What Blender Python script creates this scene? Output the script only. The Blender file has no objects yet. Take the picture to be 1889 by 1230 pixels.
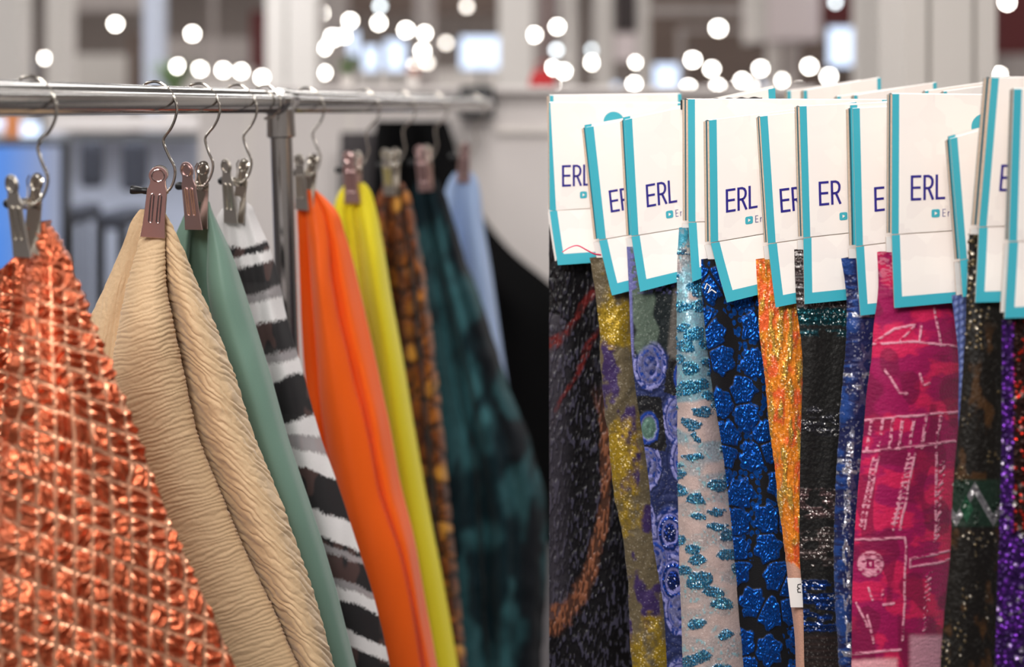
import bpy, bmesh, math, random
import numpy as np
from mathutils import Vector, Matrix

# ------------------------------------------------------------------ camera, light, exposure
C = bpy.context.scene.collection
SC = bpy.context.scene
F, CX, HY, CH = 2400.0, 944.5, 200.0, 1.45      # focal length in px, centre column, horizon row, camera height
cam = bpy.data.cameras.new('camera'); camo = bpy.data.objects.new('camera', cam); C.objects.link(camo)
camo.location = (0, 0, CH); camo.rotation_euler = (math.pi/2, 0, 0)
cam.sensor_width = 36; cam.lens = 36*F/1889; cam.shift_y = -(615-HY)/1889
cam.clip_start = 0.05; cam.clip_end = 200
cam.dof.use_dof = True; cam.dof.focus_distance = 1.53; cam.dof.aperture_fstop = cam.lens/23.5
SC.camera = camo
SC.view_settings.view_transform = 'Standard'; SC.view_settings.look = 'None'
SC.view_settings.gamma = 1; SC.view_settings.use_curve_mapping = False
SC.view_settings.exposure = 0.0
try: SC.cycles.use_denoising = True; SC.cycles.denoiser = 'OPENIMAGEDENOISE'
except Exception: pass
W = bpy.data.worlds.new('world'); SC.world = W; W.use_nodes = True
W.node_tree.nodes['Background'].inputs[0].default_value = (0.9, 0.92, 1, 1)
W.node_tree.nodes['Background'].inputs[1].default_value = 0.05
def area(name, loc, target, sx, sy, power, col=(1, 1, 1), spread=180):
    l = bpy.data.lights.new(name, 'AREA'); l.shape = 'RECTANGLE'; l.size = sx; l.size_y = sy; l.energy = power; l.color = col
    o = bpy.data.objects.new(name, l); C.objects.link(o); o.location = loc
    o.rotation_euler = (Vector(target)-Vector(loc)).to_track_quat('-Z', 'Y').to_euler(); l.spread = math.radians(spread); return o
for k, x in enumerate((-15, -7.5, 0, 7.5, 15)):
    area('ceiling_strip_light', (x, 19, 7.9), (x, 19, 0), 1.0, 44, 1450, (1, 0.97, 0.94))
area('unseen_booth_light', (-0.75, -0.7, 2.9), (-0.35, 2.1, 0.9), 1.5, 0.9, 27, (1, 0.97, 0.94), 90)  # unseen soft key light for the left rack
area('unseen_booth_light', (-0.75, -0.35, 2.4), (0.36, 1.5, 1.53), 0.5, 0.5, 1.05, (1, 0.95, 0.91), 50)  # unseen key light, spread narrowed so the lower swatches darken
area('unseen_booth_light', (-2.2, 5.2, 3.4), (-2.3, 6.9, 1.0), 0.8, 0.8, 62, (0.95, 0.97, 1))  # added fill light, brightens the grey backdrop behind the glass
area('unseen_booth_light', (0.5, 3.0, 3.3), (-0.1, 4.4, 1.0), 0.8, 0.8, 26, (1, 0.96, 0.93))  # added fill light for the white partition

# ------------------------------------------------------------------ helpers
def P(px, py, d): return Vector(((px-CX)*d/F, d, CH+(HY-py)*d/F))
def lin(r, g, b):
    f = lambda c: (c/255/12.92 if c/255 <= .04045 else ((c/255+.055)/1.055)**2.4)
    return (f(r), f(g), f(b))
def L3(r, g, b): return np.array(lin(r, g, b))
def tag(o, label=None, cat=None, group=None, kind=None):
    if label: o['label'] = label
    if cat: o['category'] = cat
    if group: o['group'] = group
    if kind: o['kind'] = kind
    return o
def thing(name, label, cat, loc=(0, 0, 0), group=None):
    o = bpy.data.objects.new(name, None); C.objects.link(o); o.location = loc; o.empty_display_size = .05
    return tag(o, label, cat, group)
def link(name, me, mats, parent=None, smooth=False):
    o = bpy.data.objects.new(name, me); C.objects.link(o)
    for m in (mats if isinstance(mats, (list, tuple)) else [mats]):
        if me.users <= 1 or len(me.materials) == 0 or True:
            if m.name not in [q.name for q in me.materials if q]: me.materials.append(m)
    if smooth:
        me.polygons.foreach_set('use_smooth', [True]*len(me.polygons))
        if len(me.polygons) < 20000: me.set_sharp_from_angle(angle=math.radians(48))
    if parent:
        o.parent = parent; o.matrix_parent_inverse = Matrix.Identity(4)
    return o
def objbm(name, bm, mats, parent=None, smooth=False):
    me = bpy.data.meshes.new(name); bm.normal_update(); bm.to_mesh(me); bm.free()
    return link(name, me, mats, parent, smooth)
def to_world(parent):   # sum of the parents' locations (only translations are used on parents of world-space meshes)
    v = Vector((0, 0, 0))
    while parent: v += parent.location; parent = parent.parent
    return v
def bm_box(bm, c, s, rz=0, bev=0):
    r = bmesh.ops.create_cube(bm, size=1)
    bmesh.ops.scale(bm, vec=s, verts=r['verts'])
    if bev:
        es = list({e for v in r['verts'] for e in v.link_edges})
        rr = bmesh.ops.bevel(bm, geom=es, offset=bev, segments=2, affect='EDGES', profile=.5)
        vs = list({v for f in rr['faces'] for v in f.verts} | {v for v in r['verts'] if v.is_valid})
    else: vs = r['verts']
    if rz: bmesh.ops.rotate(bm, cent=(0, 0, 0), matrix=Matrix.Rotation(rz, 3, 'Z'), verts=vs)
    bmesh.ops.translate(bm, vec=c, verts=vs)
def box(name, c, s, m, parent=None, bev=0, rz=0):
    bm = bmesh.new(); bm_box(bm, (0, 0, 0), s, rz, bev)
    o = objbm(name, bm, m, parent); o.location = Vector(c)-(to_world(parent) if parent else Vector((0, 0, 0))); return o
def bm_tube(bm, pts, rad, seg=8, cap=True):
    pts = [Vector(p) for p in pts]; n = len(pts); rings = []
    if not hasattr(rad, '__len__'): rad = [rad]*n
    up = None
    for i, p in enumerate(pts):
        t = (pts[min(i+1, n-1)]-pts[max(i-1, 0)]).normalized()
        if up is None:
            a = Vector((0, 1, 0)) if abs(t.y) < .9 else Vector((0, 0, 1)); up = (a-t*a.dot(t)).normalized()
        else: up = (up-t*up.dot(t)).normalized()
        b = t.cross(up)
        rings.append([bm.verts.new(p+(up*math.cos(q)+b*math.sin(q))*rad[i]) for q in [2*math.pi*k/seg for k in range(seg)]])
    for i in range(n-1):
        for k in range(seg):
            bm.faces.new((rings[i][k], rings[i][(k+1) % seg], rings[i+1][(k+1) % seg], rings[i+1][k]))
    if cap: bm.faces.new(rings[0][::-1]); bm.faces.new(rings[-1])
def smooth_path(pts, n=6):
    pts = [Vector(p) for p in pts]; out = []
    for i in range(len(pts)-1):
        p0, p1, p2, p3 = pts[max(i-1, 0)], pts[i], pts[i+1], pts[min(i+2, len(pts)-1)]
        for k in range(n):
            t = k/n; out.append(.5*((2*p1)+(p2-p0)*t+(2*p0-5*p1+4*p2-p3)*t*t+(3*p1-p0-3*p2+p3)*t**3))
    return out+[pts[-1]]

# --- numpy noise
def _h(ix, iy, seed):
    x = (ix.astype(np.int64)*374761393+iy.astype(np.int64)*668265263+seed*974634777) & 0xffffffff
    x = ((x ^ (x >> 13))*1274126177) & 0xffffffff
    return ((x ^ (x >> 16)) & 0xffff)/65535.0
def vn(x, y, seed=0):
    ix, iy = np.floor(x), np.floor(y); fx, fy = x-ix, y-iy
    fx = fx*fx*(3-2*fx); fy = fy*fy*(3-2*fy)
    a, b, c, d = _h(ix, iy, seed), _h(ix+1, iy, seed), _h(ix, iy+1, seed), _h(ix+1, iy+1, seed)
    return (a*(1-fx)+b*fx)*(1-fy)+(c*(1-fx)+d*fx)*fy
def fbm(x, y, seed=0, o=3):
    s, a, t = 0, .5, 0
    for k in range(o): s = s+a*vn(x*2**k, y*2**k, seed+k); t += a; a *= .5
    return s/t
def worley(x, y, seed=0, jit=.9):
    ix, iy = np.floor(x), np.floor(y)
    f1 = np.full(x.shape, 9.); f2 = np.full(x.shape, 9.); idn = np.zeros(x.shape); dx = np.zeros(x.shape); dy = np.zeros(x.shape)
    for a in (-1, 0, 1):
        for b in (-1, 0, 1):
            cx = ix+a+.5+(_h(ix+a, iy+b, seed)-.5)*jit; cy = iy+b+.5+(_h(ix+a, iy+b, seed+7)-.5)*jit
            d = np.hypot(x-cx, y-cy); n = d < f1
            f2 = np.where(n, f1, np.minimum(f2, d)); f1 = np.where(n, d, f1)
            idn = np.where(n, _h(ix+a, iy+b, seed+13), idn); dx = np.where(n, x-cx, dx); dy = np.where(n, y-cy, dy)
    return f1, f2, idn, dx, dy
def sst(a, b, x): t = np.clip((x-a)/(b-a), 0, 1); return t*t*(3-2*t)
def mix(a, b, m): return a*(1-m[..., None])+np.asarray(b)*m[..., None]
def herm(xs, ys, x):
    xs = np.asarray(xs, float); ys = np.asarray(ys, float); x = np.clip(x, xs[0], xs[-1])
    if len(xs) < 3: 
        t = (x-xs[0])/(xs[-1]-xs[0]); return ys[0]*(1-t)[..., None]+ys[-1]*t[..., None] if ys.ndim > 1 else np.interp(x, xs, ys)
    m = np.gradient(ys, xs, axis=0); i = np.clip(np.searchsorted(xs, x, side='right')-1, 0, len(xs)-2)
    h = xs[i+1]-xs[i]; t = (x-xs[i])/h
    if ys.ndim > 1: t = t[..., None]; h = h[..., None]
    return (2*t**3-3*t**2+1)*ys[i]+(t**3-2*t**2+t)*h*m[i]+(-2*t**3+3*t**2)*ys[i+1]+(t**3-t**2)*h*m[i+1]

# ------------------------------------------------------------------ materials
def mat(name, col, rough=.5, metal=0, emit=None, estr=0, sheen=0, bump=None, var=0, coat=0, aniso=0):
    m = bpy.data.materials.new(name); m.use_nodes = True; nt = m.node_tree; b = nt.nodes['Principled BSDF']
    b.inputs['Base Color'].default_value = (*col, 1); b.inputs['Roughness'].default_value = rough; b.inputs['Metallic'].default_value = metal
    if sheen: b.inputs['Sheen Weight'].default_value = sheen
    if coat: b.inputs['Coat Weight'].default_value = coat
    if emit: b.inputs['Emission Color'].default_value = (*emit, 1); b.inputs['Emission Strength'].default_value = estr
    tc = None
    if bump or var:
        tc = nt.nodes.new('ShaderNodeTexCoord'); nz = nt.nodes.new('ShaderNodeTexNoise'); nz.inputs['Scale'].default_value = (bump[0] if bump else 8)
        nz.inputs['Detail'].default_value = 4; nt.links.new(tc.outputs['Object'], nz.inputs['Vector'])
        if bump:
            bp = nt.nodes.new('ShaderNodeBump'); bp.inputs['Strength'].default_value = bump[1]; bp.inputs['Distance'].default_value = .001
            nt.links.new(nz.outputs['Fac'], bp.inputs['Height']); nt.links.new(bp.outputs['Normal'], b.inputs['Normal'])
        if var:
            hs = nt.nodes.new('ShaderNodeMix'); hs.data_type = 'RGBA'
            hs.inputs['A'].default_value = (*[c*(1-var) for c in col], 1); hs.inputs['B'].default_value = (*[min(1, c*(1+var)) for c in col], 1)
            nt.links.new(nz.outputs['Fac'], hs.inputs['Factor']); nt.links.new(hs.outputs['Result'], b.inputs['Base Color'])
    return m
def cloth_mat(name, rough=.7, metal=0., sheen=.3, glit=0., gscale=900, gmetal=.9, grough=.25, wscale=900, wbump=.15, transl=0., sheer=False, spec=.3, gspark=.0):
    """cloth: base colour, glitter mask and sheerness come from the mesh attributes; weave and glitter facets are procedural"""
    m = bpy.data.materials.new(name); m.use_nodes = True; nt = m.node_tree; N = nt.nodes; K = nt.links; b = N['Principled BSDF']
    col = N.new('ShaderNodeAttribute'); col.attribute_name = 'Col'
    fuv = N.new('ShaderNodeAttribute'); fuv.attribute_name = 'fuv'
    gl = N.new('ShaderNodeAttribute'); gl.attribute_name = 'gl'
    b.inputs['Sheen Weight'].default_value = sheen; b.inputs['Sheen Roughness'].default_value = .4; b.inputs['Specular IOR Level'].default_value = spec
    nz = N.new('ShaderNodeTexNoise'); nz.inputs['Scale'].default_value = wscale; nz.inputs['Detail'].default_value = 3; K.new(fuv.outputs['Vector'], nz.inputs['Vector'])
    mx = N.new('ShaderNodeMix'); mx.data_type = 'RGBA'; mx.blend_type = 'MULTIPLY'; mx.inputs['Factor'].default_value = .45
    rmp = N.new('ShaderNodeMapRange'); rmp.inputs['From Min'].default_value = .3; rmp.inputs['From Max'].default_value = .7; rmp.inputs['To Min'].default_value = .6; rmp.inputs['To Max'].default_value = 1.15
    K.new(nz.outputs['Fac'], rmp.inputs['Value']); K.new(col.outputs['Color'], mx.inputs['A']); K.new(rmp.outputs['Result'], mx.inputs['B'])
    K.new(mx.outputs['Result'], b.inputs['Base Color'])
    bp = N.new('ShaderNodeBump'); bp.inputs['Strength'].default_value = wbump; bp.inputs['Distance'].default_value = .001; K.new(nz.outputs['Fac'], bp.inputs['Height'])
    nrm = bp.outputs['Normal']
    if glit:
        vo = N.new('ShaderNodeTexVoronoi'); vo.inputs['Scale'].default_value = gscale; K.new(fuv.outputs['Vector'], vo.inputs['Vector'])
        s1 = N.new('ShaderNodeVectorMath'); s1.operation = 'SUBTRACT'; s1.inputs[1].default_value = (.5, .5, .5); K.new(vo.outputs['Color'], s1.inputs[0])
        s2 = N.new('ShaderNodeVectorMath'); s2.operation = 'SCALE'; K.new(s1.outputs[0], s2.inputs[0])
        mm = N.new('ShaderNodeMath'); mm.operation = 'MULTIPLY'; mm.inputs[1].default_value = glit; K.new(gl.outputs['Fac'], mm.inputs[0]); K.new(mm.outputs[0], s2.inputs['Scale'])
        ad = N.new('ShaderNodeVectorMath'); ad.operation = 'ADD'; K.new(nrm, ad.inputs[0]); K.new(s2.outputs[0], ad.inputs[1])
        no = N.new('ShaderNodeVectorMath'); no.operation = 'NORMALIZE'; K.new(ad.outputs[0], no.inputs[0]); nrm = no.outputs[0]
        for inp, a, z in (('Metallic', metal, gmetal), ('Roughness', rough, grough)):
            mr = N.new('ShaderNodeMapRange'); mr.inputs['To Min'].default_value = a; mr.inputs['To Max'].default_value = z
            K.new(gl.outputs['Fac'], mr.inputs['Value']); K.new(mr.outputs['Result'], b.inputs[inp])
        if gspark:   # a share of the facets are pale foil
            sep = N.new('ShaderNodeSeparateColor'); K.new(vo.outputs['Color'], sep.inputs[0])
            gt = N.new('ShaderNodeMath'); gt.operation = 'GREATER_THAN'; gt.inputs[1].default_value = 1-gspark; K.new(sep.outputs[2], gt.inputs[0])
            g2 = N.new('ShaderNodeMath'); g2.operation = 'MULTIPLY'; K.new(gt.outputs[0], g2.inputs[0]); K.new(gl.outputs['Fac'], g2.inputs[1])
            m2 = N.new('ShaderNodeMix'); m2.data_type = 'RGBA'; K.new(g2.outputs[0], m2.inputs['Factor']); K.new(mx.outputs['Result'], m2.inputs['A'])
            sc = N.new('ShaderNodeMix'); sc.data_type = 'RGBA'; sc.blend_type = 'SCREEN'; sc.inputs['Factor'].default_value = 1; K.new(col.outputs['Color'], sc.inputs['A']); K.new(col.outputs['Color'], sc.inputs['B'])
            s3 = N.new('ShaderNodeMix'); s3.data_type = 'RGBA'; s3.inputs['Factor'].default_value = .35; s3.inputs['B'].default_value = (.9, .88, .82, 1); K.new(sc.outputs['Result'], s3.inputs['A'])
            K.new(s3.outputs['Result'], m2.inputs['B']); K.new(m2.outputs['Result'], b.inputs['Base Color'])
    else:
        b.inputs['Metallic'].default_value = metal; b.inputs['Roughness'].default_value = rough
    K.new(nrm, b.inputs['Normal'])
    out = N['Material Output']; sh = b.outputs[0]
    if transl:
        tr = N.new('ShaderNodeBsdfTranslucent'); K.new(mx.outputs['Result'], tr.inputs['Color'])
        ms = N.new('ShaderNodeMixShader'); ms.inputs[0].default_value = transl; K.new(sh, ms.inputs[1]); K.new(tr.outputs[0], ms.inputs[2]); sh = ms.outputs[0]
    if sheer:
        tp = N.new('ShaderNodeBsdfTransparent'); ms = N.new('ShaderNodeMixShader'); K.new(gl.outputs['Fac'], ms.inputs[0]); K.new(sh, ms.inputs[1]); K.new(tp.outputs[0], ms.inputs[2]); sh = ms.outputs[0]
    K.new(sh, out.inputs['Surface'])
    return m

M = {}
M['chrome'] = mat('chrome', (.50, .49, .48), .17, 1, bump=(60, .05))
M['nickel'] = mat('nickel', (.66, .62, .56), .16, 1)
M['nickel_plate'] = mat('nickel_plate', (.74, .69, .63), .42, 1, bump=(900, .05))
M['pink_reflect_plate'] = mat('pink_reflect_plate', (.74, .50, .48), .42, 1, bump=(900, .05))  # pink reflections tinted into the metal colour
M['pink_reflect_edge'] = mat('pink_reflect_edge', (.72, .55, .53), .18, 1)
M['rubber'] = mat('black_rubber', (.012, .012, .013), .35)
M['dark_metal'] = mat('dark_metal', (.08, .08, .085), .35, .8)
M['gap_shade'] = mat('teal_gap_shade', lin(20, 92, 108), .5)  # colour of the shaded gap between the card sheets
M['board'] = mat('grey_board', lin(206, 180, 158), .85, bump=(400, .3), var=.2)
M['teal'] = mat('teal_print', lin(60, 168, 186), .4, coat=.1)
M['navy'] = mat('indigo_print', lin(38, 32, 128), .45)
M['card_white'] = mat('card_white', lin(244, 238, 234), .5)
M['thread_pink'] = mat('pink_thread', lin(235, 70, 110), .6)
M['thread_white'] = mat('white_thread', lin(230, 228, 225), .5)
M['floor'] = mat('hall_carpet', lin(72, 68, 70), .95, bump=(300, .4), var=.15)
M['ceiling'] = mat('hall_ceiling', lin(120, 112, 108), .9, var=.1)
M['hall_wall'] = mat('hall_wall', lin(158, 146, 140), .9, var=.3)
M['white_wall'] = mat('white_wall', lin(216, 209, 206), .7, var=.02)
M['white_post'] = mat('white_post', lin(222, 216, 210), .5, .0, var=.03)
M['groove'] = mat('grey_groove', lin(96, 100, 96), .5)
M['blue_white'] = mat('blue_white_post', lin(205, 212, 228), .5)
M['mid_panel'] = mat('grey_panel', lin(180, 171, 167), .8, var=.12)
M['brown_panel'] = mat('brown_panel', lin(112, 96, 88), .8, var=.2)
M['dark_panel'] = mat('dark_panel', lin(62, 54, 54), .8, var=.2)
M['maroon'] = mat('maroon_panel', lin(92, 34, 36), .8)
M['red'] = mat('red_cloth', lin(170, 16, 24), .7)
M['pink_white'] = mat('pink_white_paper', lin(228, 214, 214), .6)
M['black'] = mat('matt_black', (.012, .012, .013), .7)
M['green_leaf'] = mat('green_leaf', lin(96, 122, 74), .5, var=.3)
M['pot'] = mat('white_pot', lin(225, 220, 215), .4)
M['screen'] = mat('blue_screen', (.1, .1, .1), .3, emit=(.66, .78, 1), estr=1.7)
M['screen_glow_fade'] = mat('deep_blue_glow_fade', (.05, .05, .1), .3, emit=(.12, .38, 1.0), estr=1.1)
M['lamp'] = mat('lamp_bulb', (1, 1, 1), .3, emit=(1, .95, .87), estr=34)
M['lamp_cool'] = mat('lamp_bulb_cool', (1, 1, 1), .3, emit=(.85, .95, 1), estr=9)
M['lamp_dim'] = mat('lamp_bulb_dim', (1, 1, 1), .3, emit=(1, .93, .84), estr=9)
for k in ('lamp', 'lamp_cool', 'lamp_dim'): M[k].cycles.emission_sampling = 'NONE'
nt = M['screen_glow_fade'].node_tree; b = nt.nodes['Principled BSDF']
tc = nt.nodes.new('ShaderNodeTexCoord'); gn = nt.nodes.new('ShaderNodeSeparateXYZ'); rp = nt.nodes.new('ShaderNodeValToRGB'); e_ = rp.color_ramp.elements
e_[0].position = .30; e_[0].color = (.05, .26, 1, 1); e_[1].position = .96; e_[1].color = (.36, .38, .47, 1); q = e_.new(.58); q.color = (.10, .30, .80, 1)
nt.links.new(tc.outputs['Generated'], gn.inputs[0]); nt.links.new(gn.outputs[0], rp.inputs[0]); nt.links.new(rp.outputs[0], b.inputs['Emission Color']); b.inputs['Emission Strength'].default_value = .95  # blue glow fading to backdrop grey, painted into the screen's emission
# faint facets printed on the card stock
nt = M['card_white'].node_tree; b = nt.nodes['Principled BSDF']
tc = nt.nodes.new('ShaderNodeTexCoord'); vo = nt.nodes.new('ShaderNodeTexVoronoi'); vo.inputs['Scale'].default_value = 28; vo.distance = 'MANHATTAN'
rp = nt.nodes.new('ShaderNodeMix'); rp.data_type = 'RGBA'; rp.inputs['A'].default_value = (*lin(234, 226, 222), 1); rp.inputs['B'].default_value = (*lin(244, 238, 232), 1)
nt.links.new(tc.outputs['Object'], vo.inputs['Vector']); nt.links.new(vo.outputs['Color'], rp.inputs['Factor']); nt.links.new(rp.outputs['Result'], b.inputs['Base Color'])
# glass
g = bpy.data.materials.new('glass_sheet'); g.use_nodes = True; b = g.node_tree.nodes['Principled BSDF']
g.node_tree.nodes.remove(b)
tp = g.node_tree.nodes.new('ShaderNodeBsdfTransparent'); tp.inputs[0].default_value = (.93, .96, .99, 1); gy_ = g.node_tree.nodes.new('ShaderNodeBsdfGlossy'); gy_.inputs['Roughness'].default_value = .03
fr_ = g.node_tree.nodes.new('ShaderNodeFresnel'); fr_.inputs[0].default_value = 1.45; ms = g.node_tree.nodes.new('ShaderNodeMixShader')
for a_, b_ in ((fr_.outputs[0], ms.inputs[0]), (tp.outputs[0], ms.inputs[1]), (gy_.outputs[0], ms.inputs[2]), (ms.outputs[0], g.node_tree.nodes['Material Output'].inputs[0])): g.node_tree.links.new(a_, b_)
M['glass'] = g
M['glass_edge'] = mat('glass_edge', lin(120, 128, 130), .3)

# ------------------------------------------------------------------ the hall
def struct(name, c, s, m): return tag(box(name, c, s, m), kind='structure')
struct('floor', (0, 19.5, -.05), (44, 55, .1), M['floor'])
struct('ceiling', (0, 19.5, 8.05), (44, 55, .1), M['ceiling'])
struct('wall_back', (0, 46.1, 4), (44, .2, 8), M['hall_wall'])
struct('wall_front', (0, -7.1, 4), (44, .2, 8), M['white_wall'])
struct('wall_left', (-21.1, 19.5, 4), (.2, 53, 8), M['hall_wall'])
struct('wall_right', (21.1, 19.5, 4), (.2, 53, 8), M['hall_wall'])

def bgbox(name, x0, x1, y0, y1, d, m, depth=.2, to_floor=False, to_ceil=False, bev=0):
    """a box that fills px x0..x1, rows y0..y1 at distance d"""
    a, b_ = P(x0, y0, d), P(x1, y1, d)
    z1 = 8.0 if to_ceil else a.z; z0 = 0 if to_floor else b_.z
    return box(name, ((a.x+b_.x)/2, d+depth/2, (z0+z1)/2), (b_.x-a.x, depth, z1-z0), m, bev=bev)
# near partition of the left booth, and its ledge
tag(bgbox('wall_partition', 366, 1500, 172, 900, 4.6, M['white_wall'], .09, True), kind='structure')
tag(bgbox('trim_ledge', 360, 1506, 160, 172, 4.56, M['white_wall'], .2, bev=.006), kind='structure')
tag(bgbox('trim_panel', 915, 1500, 238, 246, 4.585, M['white_post'], .02), kind='structure')
for k, x in enumerate((452, 640)):
    tag(bgbox('trim_joint', x, x+10, 174, 900, 4.594, M['white_post'], .012, True), kind='structure')

def column(x0, x1, d, m, label, seams=(), seam_w=6):
    t = thing('white_column', label, 'column', (P((x0+x1)/2, 0, d).x, d, 0))
    a, b_ = P(x0, 0, d).x, P(x1, 0, d).x; w = b_-a; dep = min(w, .5)
    xs = [x0]+[s for q in seams for s in (q-seam_w/2, q+seam_w/2)]+[x1]
    for i in range(0, len(xs)-1):
        c0, c1 = P(xs[i], 0, d).x, P(xs[i+1], 0, d).x
        if i % 2 == 0: box('panel', ((c0+c1)/2, d+dep/2, 4), (c1-c0, dep, 8), m, t)
        else: box('groove', ((c0+c1)/2, d+dep/2+.02, 4), (c1-c0, dep-.04, 8), M['groove'], t)
    return t
column(1669, 1838, 3.4, M['white_post'], 'broad pale column with two dark grooves behind the swatch cards', (1714, 1798), 8)
column(490, 583, 7, M['white_post'], 'wide white column rising behind the middle of the chrome rail', (527,), 4)
column(264, 299, 9, M['blue_white'], 'narrow bluish white column behind the left end of the chrome rail')
column(84, 126, 11, M['white_post'], 'blurred white column near the left edge above the rail')
column(-20, 38, 10, M['white_post'], 'pale column at the far left edge of the photo')
column(920, 982, 8, M['white_post'], 'white column behind the far tip of the chrome rail')
column(1584, 1629, 8, M['white_post'], 'blurred white column just left of the broad grooved column')
column(1418, 1440, 13, M['white_post'], 'thin grey-white column under the hanging white sign box')
column(1451, 1474, 13, M['mid_panel'], 'grey column right of the thin column under the sign box')
column(1097, 1130, 10, M['white_post'], 'white column left of the pinned notices above the cards')
column(1177, 1198, 10, M['white_post'], 'white column right of the pinned notices above the cards')
column(1042, 1062, 14, M['white_post'], 'slim pale column above the leftmost swatch card')
column(388, 396, 16, M['mid_panel'], 'thin grey post between the hall lamps behind the rail')
column(765, 800, 15, M['mid_panel'], 'grey post behind the blue screens above the rail')

def booth(x0, x1, y0, y1, d, m, label, name='booth_panel', fl=True, group=None):
    return tag(bgbox(name, x0, x1, y0, y1, d, M[m], .15, fl, (not fl) and y0 < 0), label, 'panel', group)
booth(126, 262, -60, 20, 24, 'mid_panel', 'pale grey booth fascia high behind the left of the rail', fl=False)
booth(126, 235, 100, 400, 20, 'white_post', 'low white booth wall behind the left hooks')
booth(235, 264, 60, 300, 19, 'brown_panel', 'brown booth side beside the bluish column')
booth(300, 490, 70, 300, 22, 'mid_panel', 'grey booth wall behind the row of low lamps')
booth(300, 470, 128, 300, 17, 'white_post', 'white booth counter under the row of low lamps')
booth(462, 492, 20, 120, 18, 'maroon', 'maroon panel edge left of the wide white column', fl=True)
booth(583, 640, -60, 300, 21, 'mid_panel', 'grey booth wall right of the wide white column')
booth(640, 920, 128, 300, 17, 'white_post', 'low white booth wall beneath the blue screens')
booth(640, 920, -60, 26, 23, 'brown_panel', 'brown fascia above the blue screens', fl=False)
booth(982, 1042, -60, 300, 20, 'mid_panel', 'grey booth wall between the two racks')
booth(1004, 1016, -60, 150, 15, 'maroon', 'narrow maroon banner between the two racks', fl=False)
booth(1200, 1584, -60, 180, 24, 'brown_panel', 'long brown booth wall behind the swatch cards')
booth(1202, 1392, 10, 27, 22, 'mid_panel', 'grey horizontal beam above the swatch cards', 'ceiling_beam', False)
booth(1252, 1262, 50, 190, 21, 'mid_panel', 'thin grey frame post below the horizontal beam', 'frame_post')
booth(1262, 1400, 50, 58, 21, 'mid_panel', 'thin grey frame bar below the horizontal beam', 'frame_bar', False)
booth(1512, 1584, -60, 45, 18, 'maroon', 'dark maroon panel above the right blue screen', fl=False)
booth(1629, 1669, -60, 220, 19, 'dark_panel', 'dark gap panel left of the broad grooved column')
booth(1838, 1940, -60, 100, 19, 'maroon', 'maroon banner at the top right corner', fl=False)
booth(1838, 1940, 60, 300, 21, 'mid_panel', 'grey booth wall at the right edge behind the cards')
# hanging sign box and notices
s = thing('hanging_sign', 'blank white sign box hanging above the swatch cards', 'sign', P(1451, 75, 12))
a, b_ = P(1391, -40, 12), P(1413, 76, 12)
box('end_face', ((a.x+b_.x)/2, 12.3, (a.z+b_.z)/2), (b_.x-a.x, .6, a.z-b_.z), M['white_post'], s)
a, b_ = P(1415, -40, 12), P(1514, 73, 12)
box('front_face', ((a.x+b_.x)/2, 12.3, (a.z+b_.z)/2), (b_.x-a.x, .56, a.z-b_.z), M['pink_white'], s)
n = tag(bgbox('poster', 1136, 1174, -30, 58, 9.8, M['dark_panel'], .02), 'dark poster between the two slim white columns', 'poster')
n = tag(bgbox('notice', 1134, 1174, 62, 112, 9.8, M['pink_white'], .02), 'pinkish white notice below the dark poster', 'notice')

# hall lamps
def lamp(px, py, d, r, m, label, group):
    r *= d/14.5; p = P(px, py, d); t = thing('hall_lamp', label, 'lamp', p, group)
    bm = bmesh.new(); bmesh.ops.create_uvsphere(bm, u_segments=12, v_segments=8, radius=r); objbm('bulb', bm, m, t, True)
    bm = bmesh.new(); bm_tube(bm, [(0, 0, r*.75), (0, 0, r*1.1), (0, 0, r*2.6)], [r*1.05, r*1.0, r*.5], 10); objbm('shade', bm, M['dark_metal'], t)
    bm = bmesh.new(); bm_tube(bm, [(0, 0, r*2.5), (0, 0, 8-p.z)], r*.08, 5); objbm('cable', bm, M['dark_metal'], t)
LG = [(-50, 262, 'round hall lamp glowing left of the bluish white column', 'lamps left of the bluish column'),
      (262, 500, 'round hall lamp glowing between bluish column and wide white column', 'lamps between the two left columns'),
      (500, 690, 'round hall lamp glowing just right of the wide white column', 'lamps right of the wide white column'),
      (690, 915, 'round hall lamp glowing among the blue screens above the rail', 'lamps among the blue screens'),
      (915, 1015, 'lone round hall lamp right of the rail tip column', None),
      (1015, 1215, 'round hall lamp glowing above the leftmost swatch cards', 'lamps above the leftmost cards'),
      (1215, 1420, 'round hall lamp glowing right of the square blue screen', 'lamps right of the square screen'),
      (1420, 1600, 'round hall lamp glowing below the hanging sign box', 'lamps below the sign box'),
      (1600, 1700, 'round hall lamp beside the left edge of broad grooved column', 'lamps left of the grooved column'),
      (1700, 1950, 'round hall lamp glowing right of the broad grooved column', 'lamps right of the grooved column')]
random.seed(4)
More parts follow.
